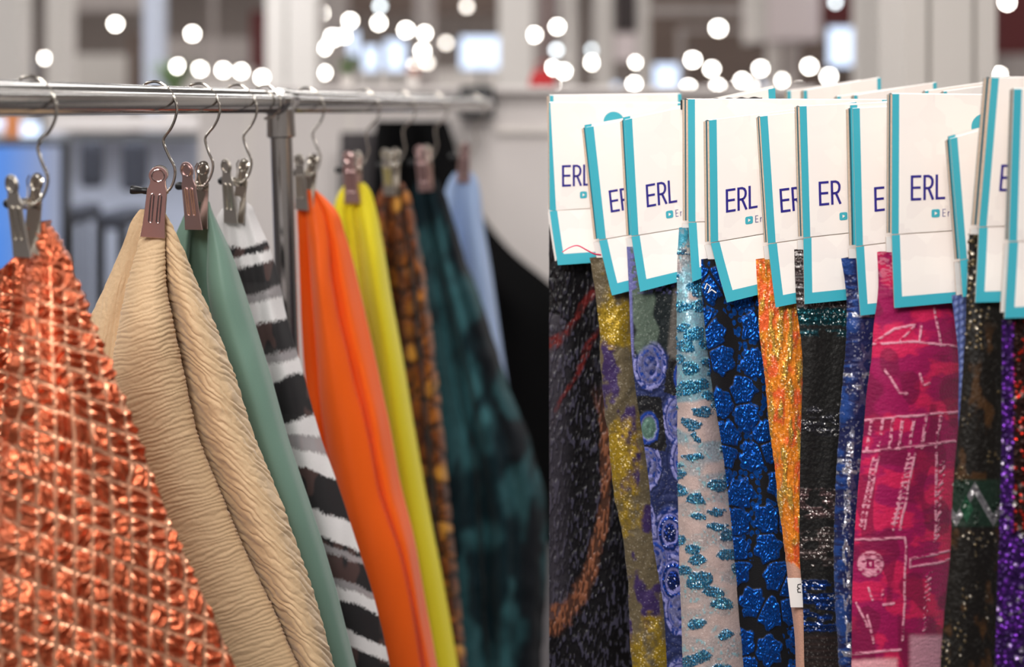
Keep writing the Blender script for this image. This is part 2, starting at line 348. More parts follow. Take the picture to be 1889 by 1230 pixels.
bright = [(213, 44, 1), (355, 62, 1.05), (328, 122, .9), (369, 127, .95), (412, 129, .95), (445, 131, .95), (483, 142, .9), (84, 107, .85), (592, 24, 1.1), (646, 38, 1), (614, 69, 1.25), (598, 88, .9), (634, 66, .9),
          (598, 134, .9), (699, 42, .95), (749, 55, 1.05), (779, 94, 1.1), (783, 61, .9), (857, 73, 1), (985, 64, 1.1), (1325, 52, 1.3), (1028, 49, 1.05), (1019, 125, .9), (1040, 131, 1), (1019, 155, .8),
          (1093, 115, 1), (1174, 114, .9), (1170, 154, .9), (1278, 110, 1.1), (1313, 127, 1.05), (1270, 160, .95), (1324, 159, .95), (1369, 148, .95), (1353, 165, .8), (1403, 126, 1), (1441, 148, .9),
          (1493, 122, 1.1), (1529, 141, 1.1), (1653, 31, 1.3), (1661, 141, 1), (1858, 4, 1.2), (1843, 138, .9), (1475, 165, .7)]
dim = [(134, 29), (299, 48), (10, 100), (788, 115), (823, 79), (861, 12), (1386, 155), (1306, 167), (765, 120)]
cool = [(701, 11), (1026, 92), (1093, 92), (1541, 4)]
ORD = ['first', 'second', 'third', 'fourth', 'fifth', 'sixth', 'seventh', 'eighth', 'ninth', 'tenth', 'eleventh', 'twelfth']
nl = 0
for lst, m in ((bright, 'lamp'), (dim, 'lamp_dim'), (cool, 'lamp_cool')):
    pre = {'lamp': 'bright ', 'lamp_dim': 'faint ', 'lamp_cool': 'bluish '}[m]
    for L in LG:
        mem = sorted([q for q in lst if L[0] <= q[0] < L[1]])
        for i, q in enumerate(mem):
            nl += 1
            lab = pre+L[2]+(', '+(ORD[i]+' from the left' if i else 'leftmost one') if len(mem) > 1 else '')
            lamp(q[0], q[1], 11.6+(nl*7 % 23)*.21, .032*(q[2] if len(q) > 2 else 1), M[m], lab, (pre+L[3]) if L[3] and len(mem) > 1 else None)
# blue screens
def screen(px, py, w, h, d, label, m='screen'):
    p = P(px, py, d); t = thing('display_screen', label, 'screen', p); ww, hh = w*d/F, h*d/F
    box('frame', (p.x, d+.04, p.z), (ww*1.08, .06, hh*1.08), M['dark_metal'], t)
    box('panel', (p.x, d, p.z), (ww, .02, hh), M[m], t)
    bm = bmesh.new(); bm_tube(bm, [(0, .1, 0), (0, .1, -p.z)], .02, 6); objbm('stand', bm, M['dark_metal'], t)
screen(48, 122, 22, 34, 13, 'small upright blue screen left of the first hook')
screen(8, 134, 18, 26, 13.4, 'small blue screen at the far left edge above rail')
screen(684, 108, 28, 44, 13, 'upright blue screen right of the wide white column')
screen(729, 102, 36, 54, 13.4, 'tall blue screen in the middle of the hall')
screen(652, 80, 16, 44, 13.8, 'slim blue screen strip beside the bright lamps')
screen(887, 97, 74, 58, 12, 'wide blue screen behind the tip of the rail')
screen(1229, 141, 44, 44, 12, 'square blue screen above the left swatch cards')
screen(1555, 86, 52, 70, 12, 'upright blue screen left of the broad grooved column')
screen(1136, 168, 14, 28, 13, 'small blue screen between the two slim columns')
screen(1405, 157, 12, 8, 14, 'tiny blue screen low among the lamps')

# left distance: glass partition, blue screen with a painted glow, dark chairs
gl = thing('glass_partition', 'low clear glass partition behind the left hangers', 'partition', P(180, 258, 4.2))
a, b_ = P(-160, 258, 4.2), P(366, 258, 4.2)
box('pane', ((a.x+b_.x)/2, 4.2, a.z/2), (b_.x-a.x, .012, a.z), M['glass'], gl)
box('top_edge', ((a.x+b_.x)/2, 4.2, a.z+.004), (b_.x-a.x, .016, .008), M['glass_edge'], gl)
tag(bgbox('backdrop_panel', -200, 366, 244, 900, 6.95, mat('cool_grey_panel', lin(200, 203, 218), .6, var=.03), .1, True), 'cool grey backdrop panel behind the glass partition', 'panel')
tag(bgbox('counter_top', 92, 366, 212, 240, 6.7, M['white_wall'], .5), 'white counter edge seen just below the chrome rail', 'counter')
screen(48, 240, 50, 34, 6.5, 'white-blue light box below the rail at the left')
screen(-10, 385, 240, 230, 4.9, 'deep blue screen with painted glow fade behind the copper cloth', 'screen_glow_fade')
screen(0, 228, 20, 20, 6.4, 'small blue light box at the left edge below rail')
op = thing('poster_stand', 'small orange poster on a stand at the left edge below the rail', 'poster', P(23, 258, 6.3))
a, b_ = P(10, 205, 6.3), P(36, 258, 6.3)
box('poster', ((a.x+b_.x)/2, 6.3, (a.z+b_.z)/2), (b_.x-a.x, .03, a.z-b_.z), mat('orange_poster', lin(205, 130, 80), .7), op)
bm = bmesh.new(); bm_tube(bm, [(0, .03, .05), (0, .03, -op.location.z)], .015, 6); objbm('stand', bm, M['dark_metal'], op)
def chair_back(x0, x1, y0, y1, d, label):
    p = P((x0+x1)/2, y1, d); t = thing('dark_chair', label, 'chair', (p.x, d, 0)); a, b_ = P(x0, y0, d), P(x1, y1, d)
    m = mat('dark_chair_fabric', lin(66, 68, 80), .8)
    box('backrest', ((a.x+b_.x)/2, d, (a.z+b_.z)/2), (b_.x-a.x, .06, a.z-b_.z), m, t, .02)
    box('seat', ((a.x+b_.x)/2, d-.18, b_.z-.1), (b_.x-a.x, .36, .07), m, t, .02)
    for sx in (0, 1):
        for sy in (-.33, -.02):
            q = (b_.x-.02 if sx else a.x+.02) - p.x; bm = bmesh.new(); bm_tube(bm, [(q, sy, 0), (q, sy, b_.z-.12)], .012, 6); objbm('leg', bm, M['dark_metal'], t)
chair_back(150, 190, 262, 345, 5.6, 'dark blurred chair back behind glass, left one')
chair_back(226, 272, 262, 352, 5.6, 'dark blurred chair back behind glass, right one')

def plant(px, py, d, s, label, n=26, seed=1):
    rnd = random.Random(seed); p = P(px, py, d); t = thing('potted_plant', label, 'plant', p)
    bm = bmesh.new(); bm_tube(bm, [(0, 0, 0), (0, 0, s*.02), (0, 0, s*.35)], [s*.16, s*.17, s*.22], 12); objbm('pot', bm, M['pot'], t, True)
    bm = bmesh.new()
    for k in range(n):
        az = rnd.uniform(0, 6.28); le = s*rnd.uniform(.5, .9); w = s*.06; tilt = rnd.uniform(.2, .9)
        dr = Vector((math.cos(az), math.sin(az), 0)); sd = Vector((-math.sin(az), math.cos(az), 0)); prev = None
        for i in range(5):
            f = i/4; c = Vector((0, 0, s*.33))+dr*le*f*tilt*(.6+.6*f)+Vector((0, 0, 1))*le*f*(1-.35*f*tilt); ww = w*(1-abs(f-.4)*1.5) if i < 4 else .001
            ww = max(ww, .001); cur = (bm.verts.new(c-sd*ww), bm.verts.new(c+sd*ww))
            if prev: bm.faces.new((prev[0], prev[1], cur[1], cur[0]))
            prev = cur
    tag(objbm('foliage', bm, M['green_leaf'], t), kind='stuff')
plant(322, 211, 6.9, .30, 'small green plant behind the rail near the second hook', 30, 2)
plant(640, 160, 4.68, .11, 'small pale green plant on the white ledge', 30, 3)
vz = thing('flower_vase', 'small vase of reddish dried flowers on the white ledge', 'vase', P(762, 160, 4.68))
bm = bmesh.new(); bm_tube(bm, [(0, 0, 0), (0, 0, .01), (0, 0, .025), (0, 0, .04)], [.012, .016, .014, .008], 12); objbm('vase', bm, M['pot'], vz, True)
bm = bmesh.new(); rnd = random.Random(3)
for k in range(14):
    q = Vector((rnd.uniform(-.018, .018), rnd.uniform(-.018, .018), rnd.uniform(.045, .07))); bmesh.ops.create_icosphere(bm, subdivisions=1, radius=.008, matrix=Matrix.Translation(q))
tag(objbm('flowers', bm, mat('dried_flower', lin(170, 110, 90), .8), vz), kind='stuff')
bb = thing('black_box', 'matt black speaker box on ledge behind the rail tip', 'box', P(880, 220, 4.5))
bm = bmesh.new(); bm_box(bm, (0, 0, .058), (.118, .09, .112), 0, .008); objbm('body', bm, M['black'], bb)
bm = bmesh.new(); bm_box(bm, (0, -.048, .058), (.09, .008, .08), 0, .003); objbm('front_grille', bm, M['dark_metal'], bb)
rt = thing('red_bag', 'bright red bag on the ledge beside the white column', 'bag', P(1000, 160, 4.66))
bm = bmesh.new(); bm_tube(bm, [(0, 0, 0), (0, 0, .003), (0, 0, .03), (0, 0, .06)], [.04, .05, .045, .03], 14); objbm('body', bm, M['red'], rt, True)
bm = bmesh.new(); bm_tube(bm, smooth_path([(-.025, 0, .055), (-.02, 0, .08), (0, 0, .09), (.02, 0, .08), (.025, 0, .055)]), .003, 6); objbm('handle', bm, M['red'], rt, True)

# ------------------------------------------------------------------ cloth surfaces
def surface(name, px, py, dep, h, col, gl, m, parent=None, back=.02, nb=5, backcol=None):
    """px, py, dep: nv x nu arrays (image column, row, distance); h displacement (m) to the front; closed by a back skin"""
    X = (px-CX)*dep/F; Z = CH+(HY-py)*dep/F; pos = np.stack([X, dep, Z], -1)
    du = np.gradient(pos, axis=1); dv = np.gradient(pos, axis=0); n = -np.cross(du, dv); n /= (np.linalg.norm(n, axis=-1, keepdims=True)+1e-12)
    s = np.concatenate([np.zeros((pos.shape[0], 1)), np.cumsum(np.linalg.norm(np.diff(pos, axis=1), axis=-1), axis=1)], 1); s = s-s[:, s.shape[1]//2][:, None]
    t = np.concatenate([np.zeros((1, pos.shape[1])), np.cumsum(np.linalg.norm(np.diff(pos, axis=0), axis=-1), axis=0)], 0)
    fuv = np.stack([s, t, np.zeros_like(s)], -1)
    if callable(h): h = h(s, t, px, py)
    p2 = pos+n*h[..., None]
    nv, nu = px.shape
    w = np.linspace(0, 1, nb+2)[1:-1]
    bl = p2[:, -1:, :]*(1-w)[None, :, None]+p2[:, :1, :]*w[None, :, None]
    bl[..., 1] = np.maximum(bl[..., 1], np.max(p2[..., 1], 1)[:, None])+back*np.sin(np.pi*w)[None, :]
    allp = np.concatenate([p2, bl], 1); nt = nu+nb
    # the open end of the row wraps back to the first column
    c2 = np.concatenate([col, np.repeat(col[:, -1:, :], nb, 1)], 1); g2 = np.concatenate([gl, np.repeat(gl[:, -1:], nb, 1)], 1)
    f2 = np.concatenate([fuv, np.repeat(fuv[:, -1:, :], nb, 1)], 1)
    f2[:, nu:, 0] += np.linspace(.01, .05, nb)[None, :]
    idx = np.arange(nv*nt).reshape(nv, nt); a = idx[:-1, :]; b_ = np.roll(idx, -1, 1)[:-1, :]; c = np.roll(idx, -1, 1)[1:, :]; d = idx[1:, :]
    faces = np.stack([a, d, c, b_], -1).reshape(-1, 4)
    me = bpy.data.meshes.new(name); nf = len(faces)
    off = to_world(parent) if parent else Vector((0, 0, 0))
    if parent is None:
        ctr = allp.reshape(-1, 3); off = Vector((float(ctr[:, 0].mean()), float(ctr[:, 1].mean()), float(ctr[:, 2].max())))
    vv = (allp.reshape(-1, 3)-np.array(off)).astype(np.float32)
    me.vertices.add(nv*nt); me.vertices.foreach_set('co', vv.ravel())
    me.loops.add(nf*4); me.loops.foreach_set('vertex_index', faces.ravel().astype(np.int32))
    me.polygons.add(nf); me.polygons.foreach_set('loop_start', (np.arange(nf)*4).astype(np.int32))
    me.update(calc_edges=True)
    A = me.attributes.new('Col', 'FLOAT_COLOR', 'POINT'); A.data.foreach_set('color', np.concatenate([c2.reshape(-1, 3), np.ones((nv*nt, 1))], 1).astype(np.float32).ravel())
    A = me.attributes.new('fuv', 'FLOAT_VECTOR', 'POINT'); A.data.foreach_set('vector', f2.reshape(-1, 3).astype(np.float32).ravel())
    A = me.attributes.new('gl', 'FLOAT', 'POINT'); A.data.foreach_set('value', g2.astype(np.float32).ravel())
    o = link(name, me, m, parent, True)
    if parent is None: o.location = off
    return o
def cone(rows, d, nu, nv, pw=1.0):
    """rows: [(py, [(px, doff) ...])] cross-sections of a hanging cloth from clip to hem"""
    ys = np.array([r[0] for r in rows], float); cp = np.array([r[1] for r in rows], float)      # nr x k x 2
    k = cp.shape[1]; v = np.linspace(0, 1, nv)**pw*(ys[-1]-ys[0])+ys[0]
    cv = herm(ys, cp.reshape(len(rows), -1), v).reshape(nv, k, 2)
    u = np.linspace(0, k-1, nu)
    q = np.stack([herm(np.arange(k), cv[i], u) for i in range(nv)])
    return q[..., 0], np.repeat(v[:, None], nu, 1), d+q[..., 1]
def flat(px, c): return np.ones(px.shape+(3,))*np.asarray(c)

# ------------------------------------------------------------------ the chrome clothes rail (left)
RX0, RD0 = 0.0, 1.218
RDIR = Vector((.2273, 1, 0)).normalized(); RZ = 1.4598
R0 = Vector(((0-CX)*RD0/F, RD0, RZ))
def rail_at(px):     # the rail point seen in image column px
    d = RD0/(1-px/1490); return Vector((R0.x+.2273*(d-RD0), d, RZ))
RYAW = -math.atan2(.2273, 1)
rack = thing('clothes_rail', 'chrome tubular clothes rail carrying nine clip hangers', 'clothes rail', (rail_at(515).x, rail_at(515).y, 0))
RO = rack.location.copy()
bm = bmesh.new(); e1 = rail_at(-260); e2 = rail_at(902)
bm_tube(bm, [e1-RO+(e2-e1)*k/30 for k in range(31)], .017, 32); objbm('rail_tube', bm, M['chrome'], rack, True)
bm = bmesh.new(); bm_tube(bm, [e2-RO-RDIR*.008, e2-RO+RDIR*.0, e2-RO+RDIR*.014, e2-RO+RDIR*.016], [.0178, .0182, .0178, .014], 24); objbm('end_cap', bm, M['black'], rack, True)
J = rail_at(517)
bm = bmesh.new(); bm_tube(bm, [J-RO-RDIR*.028, J-RO-RDIR*.026, J-RO+RDIR*.026, J-RO+RDIR*.028], [.0175, .0196, .0196, .0175], 28)
objbm('tee_joint', bm, M['chrome'], rack, True)
lean = Vector((.032, .0, -1)).normalized()
bm = bmesh.new(); bm_tube(bm, [J-RO+lean*.012, J-RO+lean*.05, J-RO+lean*.052], [.0196, .0205, .017], 28); objbm('joint_sleeve', bm, M['chrome'], rack, True)
foot = J+lean*(RZ-.06)
bm = bmesh.new(); bm_tube(bm, [J-RO+lean*.03+(foot-J-lean*.03)*k/12 for k in range(13)], .0155, 28); objbm('upright_post', bm, M['chrome'], rack, True)
bm = bmesh.new(); side = Vector((RDIR.y, -RDIR.x, 0)); f0 = foot-RO
bm_tube(bm, [f0+side*.3+Vector((0, 0, -.02)), f0-side*.3+Vector((0, 0, -.02))], .0155, 16); objbm('base_foot', bm, M['chrome'], rack, True)
for sx in (-.28, .28):
    bm = bmesh.new(); c = f0+side*sx+Vector((0, 0, -.02)); bm_tube(bm, [c+Vector((-.012, 0, -.018)), c+Vector((.012, 0, -.018))], .021, 16); objbm('caster', bm, M['rubber'], rack, True)

# ------------------------------------------------------------------ clip hangers
MM = .001
hookpx = [(258, 182), (258.5, 168), (263.4, 156.5), (272, 151.5), (288, 150), (304, 157), (317.5, 170), (326, 186), (329, 202), (325, 219.5), (317.5, 235.6), (307, 249), (301.8, 258), (303, 269), (311.7, 290), (320.5, 307), (322.5, 322), (319, 339.5), (311.7, 352.7), (304, 357)]
hook_local = [((x-297)*.634, (184-y)*.634) for x, y in hookpx]       # mm, in the plane across the rail
def plate_bm():
    """stamped clip plate, head centre at the origin, hanging down -z, 1.2 mm thick, slightly dished"""
    pts = []
    for k in range(17):
        a = math.radians(-38+256*k/16); pts.append((10.5*math.cos(a), 10.5*math.sin(a)))
    left = [(-8.6, -10.5), (-9.2, -13), (-11, -18), (-11.6, -40), (-12.6, -60), (-14, -74)]
    right = [(-x, z) for x, z in left[::-1]]
    pts = pts+left+right; bm = bmesh.new()
    vs = [bm.verts.new((x*MM, 0, z*MM)) for x, z in pts]; f = bm.faces.new(vs)
    r = bmesh.ops.extrude_face_region(bm, geom=[f]); ev = [g for g in r['geom'] if isinstance(g, bmesh.types.BMVert)]
    bmesh.ops.translate(bm, vec=(0, .0013, 0), verts=ev); bmesh.ops.recalc_face_normals(bm, faces=bm.faces)
    bmesh.ops.bevel(bm, geom=[e for e in bm.edges if abs(e.verts[0].co.y-e.verts[1].co.y) < 1e-6], offset=.0004, segments=1, affect='EDGES')
    return bm
def ring_bm():
    bm = bmesh.new(); bm_tube(bm, [(7*MM*math.cos(a), -.0002, 7*MM*math.sin(a)) for a in [2*math.pi*k/24 for k in range(25)]], .0009, 6, False); return bm
def groove_bm():
    p = [(x*MM, -.0002, z*MM) for x, z in [(1.7, -24), (1.7, -54), (1.2, -55.6), (0, -56.2), (-1.2, -55.6), (-1.7, -54), (-1.7, -24), (-1.2, -22.4), (0, -21.8), (1.2, -22.4), (1.7, -24)]]
    bm = bmesh.new(); bm_tube(bm, p, .0009, 6, False); return bm
def mk(name, bm):
    me = bpy.data.meshes.new(name); bm.normal_update(); bm.to_mesh(me); bm.free(); return me
me_hook = {}
def hanger(px, head, bottom, yaw, rose, label, sc=1.0, hook_end=None, knob=True):
    r = rail_at(px); d = r.y
    t = thing('clip_hanger', label, 'clip hanger', r, 'clip hangers on the chrome rail')
    pl = M['pink_reflect_plate'] if rose else M['nickel_plate']
    ca, sa = math.cos(RYAW), math.sin(RYAW)
    hp = P(head[0], head[1], d)-r; bp = P(bottom[0], bottom[1], d)-r
    # hook: the upper loop keeps its size, the lower part reaches the clip
    ex, ez = hp.x/MM+8*sc, hp.z/MM-20*sc
    pts = []; sx_, sz_ = hook_local[-1]; sp = hook_local[9]
    for i, (x, z) in enumerate(hook_local):
        if i <= 9: pts.append((x, z))
        else:
            f = (z-sp[1])/(sz_-sp[1]); x2 = x+(ex-sx_)*f; z2 = sp[1]+(ez-sp[1])*f; pts.append((x2, z2))
    path = smooth_path([(x*MM*ca, -x*MM*sa*-1*0+x*MM*sa*0, z*MM) for x, z in pts], 5)
    path = [Vector((p.x, -p.x*math.tan(RYAW)*-1*1.0 if i < 50 else (-p.x*math.tan(RYAW)*-1)*max(0, 1-(i-50)/30), p.z)) for i, p in enumerate(path)]
    bm = bmesh.new(); bm_tube(bm, path, .0017, 10); objbm('hook', bm, M['nickel'], t, True)
    # clip frame
    v = (bp-hp); roll = math.atan2(v.x, -v.z); ln = v.length/(74*MM); ps = ln
    base = Matrix.Translation(hp) @ Matrix.Rotation(-roll, 4, 'Y') @ Matrix.Rotation(yaw, 4, 'Z') @ Matrix.Scale(ps, 4)
    tilt = math.radians(7.5)
    def put(me, name, mm, mtx, parent=t, smooth=True):
        o = link(name, me, mm, parent, smooth); o.matrix_local = mtx; return o
    fm = base @ Matrix.Translation((0, -.0165, 0)) @ Matrix.Rotation(tilt, 4, 'X')
    f = put(mk('front_plate', plate_bm()), 'front_plate', pl, fm, smooth=False)
    put(mk('embossed_ring', ring_bm()), 'embossed_ring', M['nickel'] if not rose else M['pink_reflect_edge'], Matrix.Identity(4), f)
    for gx in (-4.3, 4.3): put(mk('embossed_groove', groove_bm()), 'embossed_groove', M['nickel'] if not rose else M['pink_reflect_edge'], Matrix.Translation((gx*MM, 0, 0)), f)
    bmx = base @ Matrix.Translation((0, .0125, 0)) @ Matrix.Rotation(-tilt, 4, 'X')
    g = put(mk('back_plate', plate_bm()), 'back_plate', M['nickel'], bmx, smooth=False)
    put(mk('embossed_ring', ring_bm()), 'embossed_ring', M['nickel'], Matrix.Identity(4), g)
    # spring wire round the pivot
    bm = bmesh.new(); sp = []
    for k in range(61):
        a = 2*math.pi*k/15; sp.append(Vector(((-6+12*k/60)*MM, 5*MM*math.cos(a), (-20+5*math.sin(a))*MM)))
    bm_tube(bm, sp, .0008, 6)
    bm_tube(bm, [Vector((-6*MM, 5*MM, -20*MM)), Vector((-8*MM, 9*MM, -8*MM)), Vector((-8*MM, 8*MM, 3*MM)), Vector((-3*MM, 7*MM, 8*MM))], .0008, 6)
    put(mk('spring', bm), 'spring', M['nickel'], base)
    bm = bmesh.new(); bm_tube(bm, [Vector((-13*MM, 0, -20*MM)), Vector((13*MM, 0, -20*MM))], .0014, 8); put(mk('pivot_pin', bm), 'pivot_pin', M['nickel'], base)
    if knob:
        bm = bmesh.new(); q = [(-11.5, 4.0), (-14, 4.2), (-17, 3.7), (-19, 4.0), (-25, 5.0), (-28.5, 5.2), (-30.5, 4.4), (-31, 2)]
        bm_tube(bm, [Vector((x*MM, 0, -20*MM)) for x, _ in q], [w*MM for _, w in q], 14); put(mk('rubber_knob', bm), 'rubber_knob', M['rubber'], base)
    return t
rd = math.radians
hanger(70, (47, 339), (51, 475), rd(-32), False, 'nickel clip hanger holding the crinkled copper cloth')
hanger(297, (293, 322), (282, 438), rd(12), True, 'clip hanger tinted with pink reflections holding the beige crepe cloth')
hanger(378, (361, 313), (364, 424), rd(-28), True, 'clip hanger tinted with pink reflections holding the sage green cloth')
hanger(448, (435, 307), (433, 412), rd(-38), False, 'nickel clip hanger holding the black and white striped cloth')
hanger(575, (566, 296), (562, 388), rd(-35), False, 'nickel clip hanger holding the bright orange cloth')
hanger(680, (651, 290), (653, 375), rd(-18), True, 'clip hanger tinted with pink reflections holding the yellow cloth')
hanger(748, (721, 284), (723, 361), rd(-32), False, 'nickel clip hanger holding the snakeskin print cloth')
hanger(808, (781, 278), (787, 353), rd(-20), True, 'clip hanger tinted with pink reflections holding the dark teal velvet')
hanger(880, (857, 272), (854, 337), rd(8), True, 'small far clip hanger holding the pale blue cloth')
# bare hook beside the tee joint
r = rail_at(506)
bm = bmesh.new(); bm_tube(bm, smooth_path([(-.022, .001, -.004), (-.02, .001, .011), (-.008, 0, .021), (.006, 0, .021), (.018, 0, .011), (.022, 0, -.003), (.018, 0, -.014), (.008, 0, -.022), (-.002, 0, -.024)], 5), .0017, 8)
o = objbm('spare_hook', bm, M['nickel'], None, True); o.location = r-RDIR*.03; o.rotation_euler.z = RYAW; tag(o, 'bare wire hook hung on the rail beside the tee joint', 'hook')

# ------------------------------------------------------------------ cloths on the rail
def dr(px): return rail_at(px).y
# copper crinkle
rows = [(412, [(55, .012), (62, .008), (70, .004), (76, .002), (80, .004)]),
        (456, [(40, .022), (58, .014), (72, -.002), (90, -.006), (110, .004)]),
        (518, [(-16, .030), (36, .026), (60, -.012), (95, -.024), (139, .004)]),
        (600, [(-60, .04), (26, .034), (44, -.020), (105, -.036), (172, .004)]),
        (774, [(-130, .06), (6, .045), (28, -.028), (130, -.05), (243, .004)]),
        (905, [(-180, .07), (-10, .05), (22, -.03), (150, -.055), (291, .004)]),
        (1036, [(-220, .08), (-20, .055), (14, -.03), (170, -.06), (346, .004)]),
        (1140, [(-250, .085), (-30, .06), (4, -.03), (190, -.06), (394, .004)]),
        (1310, [(-300, .09), (-45, .065), (-8, -.03), (215, -.062), (468, .004)])]
px, py, dp = cone(rows, dr(70), 400, 520)
def h_copper(s, t, px, py):
    a, b_ = cop_ab(px, py); ia, ib = np.floor(a), np.floor(b_); fa, fb = a-ia, b_-ib
    e = np.minimum(np.minimum(fa, 1-fa), np.minimum(fb, 1-fb)*1.2); puff = sst(.02, .24, e)
    an = _h(ia, ib, 31)*6.28; ph = _h(ia, ib, 41)*6.28; fr = 3.2+2.6*_h(ia, ib, 51); wb = fbm(px/15, py/15, 19, 2)-.5
    q = (fa-.5)*np.cos(an)+(fb-.5)*np.sin(an); r_ = -(fa-.5)*np.sin(an)+(fb-.5)*np.cos(an)
    h = (1-np.abs(np.sin((q+.35*r_*r_*np.sign(np.sin(ph)))*fr*1.6+ph+2.2*wb)))**.8
    top = sst(.10, .02, t)
    cr = fbm(s*60+9*fbm(s*25, t*25, 5), t*60, 9, 2); ridge = 1-np.abs(2*cr-1)
    return .0066*puff*(1.1*h-.15)*(1-.5*top)+.0045*(ridge-.6)*(.12*puff+1.1*top)
COPY = np.linspace(380, 1340, 97); COPG = np.cumsum(10/(.62+.38*sst(420, 900, COPY)))
def cop_ab(px, py):
    w = 5*(fbm(px/60, py/60, 3)-.5)*2; k = .62+.38*sst(420, 900, py)
    return (px-70+w)/(34*k), (np.interp(py, COPY, COPG)-.36*(px-70)+w+12*(fbm(px/130, py/130, 6)-.5))/48
def surf_uv(px, py, dp):
    X = (px-CX)*dp/F; Z = CH+(HY-py)*dp/F; pos = np.stack([X, dp, Z], -1)
    s = np.concatenate([np.zeros((pos.shape[0], 1)), np.cumsum(np.linalg.norm(np.diff(pos, axis=1), axis=-1), axis=1)], 1); s = s-s[:, s.shape[1]//2][:, None]
    t = np.concatenate([np.zeros((1, pos.shape[1])), np.cumsum(np.linalg.norm(np.diff(pos, axis=0), axis=-1), axis=0)], 0)
    return s, t
s_, t_ = surf_uv(px, py, dp); a_, b2 = cop_ab(px, py)
e = np.minimum(np.abs(a_-np.round(a_)), np.abs(b2-np.round(b2))*1.3)
col = flat(px, L3(196, 102, 68)); line = sst(.15, .08, e)*sst(.04, .12, t_)
col = mix(col, L3(244, 182, 146), line)
m_cop = cloth_mat('copper_lame', rough=.36, metal=.78, sheen=0, wscale=2500, wbump=.08, spec=.5)
tag(surface('draped_cloth', px, py, dp, h_copper, col, np.zeros(px.shape), m_cop, None, .03), 'crinkled metallic copper cloth with a quilted grid, leftmost on the rail', 'cloth', 'cloths clipped on the chrome rail')

# beige crepe
Lft = [(386, 258), (405, 244), (448, 228), (527, 194), (585, 167), (700, 130), (900, 110), (1310, 90)]
Fl1 = [(386, 266), (405, 266), (448, 258), (527, 236), (585, 225), (700, 207), (900, 190), (1310, 180)]
Val = [(386, 300), (405, 304), (448, 304), (527, 305), (585, 315), (700, 340), (900, 400), (1310, 580)]
Rgt = [(386, 303), (405, 312), (448, 332), (527, 365), (585, 391), (700, 435), (900, 508), (1310, 648)]
iy = [386, 405, 436, 458, 527, 585, 700, 800, 900, 1000, 1109, 1219, 1310]
def ed(tab, y): return float(np.interp(y, [q[0] for q in tab], [q[1] for q in tab]))
Val = [(386, 298), (405, 303), (448, 303), (516, 304), (571, 313), (653, 331), (721, 344), (800, 362), (860, 386), (945, 416), (1018, 449), (1109, 492), (1219, 540), (1310, 582)]
Rgt = [(386, 301), (405, 312), (458, 337), (527, 365), (605, 399), (694, 433), (800, 467), (860, 492), (963, 533), (1073, 569), (1131, 591), (1230, 615), (1310, 636)]
rows = []
for y in iy:
    g = min(1, max(0, y-430)/150); l, f1, v, r_ = (ed(q, y) for q in (Lft, Fl1, Val, Rgt)); md = (f1+v)/2
    rows.append((y, [(l, .03*g+.008), ((l+f1)/2, .012*g+.006), (f1+1, .012*g+.006), (f1-1, -.006*g+.003), (md-.22*(v-f1), -.03*g+.002), (md+.2*(v-f1), -.032*g+.002), (v, -.008*g+.003), (v-5*g, .028*g+.006), ((v+r_)/2-.1*(r_-v), -.012*g+.005), ((v+r_)/2+.25*(r_-v), -.008*g+.006), (r_, .022*g+.008)]))
px, py, dp = cone(rows, dr(297), 380, 560)
kk = np.linspace(0, 10, px.shape[1])[None, :]+0*px
def h_beige(s, t, px, py):
    wv = fbm(px/60, py/60, 21, 3); w2 = fbm(px/22, py/22, 25, 2)
    def ridges(ang, pitch, seed):
        c = np.cos(ang)*py+np.sin(ang)*px; al = -np.sin(ang)*py+np.cos(ang)*px
        ph = c/pitch*6.283+13*(fbm(al/80, c/22, seed, 3)-.5)+5*(w2-.5); am = .15+1.3*fbm(al/26, c/11, seed+5, 2)
        return np.abs(np.sin(ph/2))**.7*am
    mid = ridges(rd(18), 8.2, 61); rt_ = ridges(rd(-42), 10.0, 71); lf = ridges(rd(82), 11, 81)
    a = sst(2.2, 2.8, kk); b_ = sst(6.6, 7.2, kk)
    h = lf*.35*(1-a)+mid*.8*a*(1-b_)+rt_*1.0*b_
    return .0019*h*sst(386, 430, py)+.0006*(fbm(px/4, py/4, 91, 2)-.5)
m_b = cloth_mat('beige_crepe', rough=.62, sheen=.25, wscale=1600, wbump=.3, spec=.35)
tag(surface('draped_cloth', px, py, dp, h_beige, flat(px, L3(208, 178, 140)), np.zeros(px.shape), m_b, None, .02), 'beige crinkle crepe cloth in three deep folds', 'cloth', 'cloths clipped on the chrome rail')

# sage green
Rg = [(372, 386), (387, 391), (462, 426), (530, 450), (619, 477), (697, 501), (800, 530), (919, 569), (1036, 606), (1230, 657), (1310, 680)]
Lg = [(372, 350), (387, 344), (431, 325), (600, 300), (1310, 280)]
rows = []
for y in [372, 387, 410, 431, 462, 530, 619, 697, 800, 919, 1036, 1230, 1310]:
    g = min(1, (y-368)/150); l, r_ = ed(Lg, y), ed(Rg, y); pl_ = 384+max(0, (y-560))*.30
    x1, x2, x3 = l+(pl_-l)*.3, l+(pl_-l)*.45, l+(pl_-l)*.8
    rows.append((y, [(l, .012*g+.006), (x1, -.006*g+.004), (x2, .006*g+.006), (x2+2, .030*g+.006), (x3, .036*g+.006), (pl_+2, .030*g+.006), (pl_-1, -.004*g+.004), (pl_+(r_-pl_)*.35, -.022*g+.004), (pl_+(r_-pl_)*.75, -.012*g+.005), (r_, .014*g+.006)]))
px, py, dp = cone(rows, dr(378), 140, 260)
m_g = cloth_mat('sage_satin', rough=.48, sheen=.3, wscale=1500, wbump=.2, spec=.4)
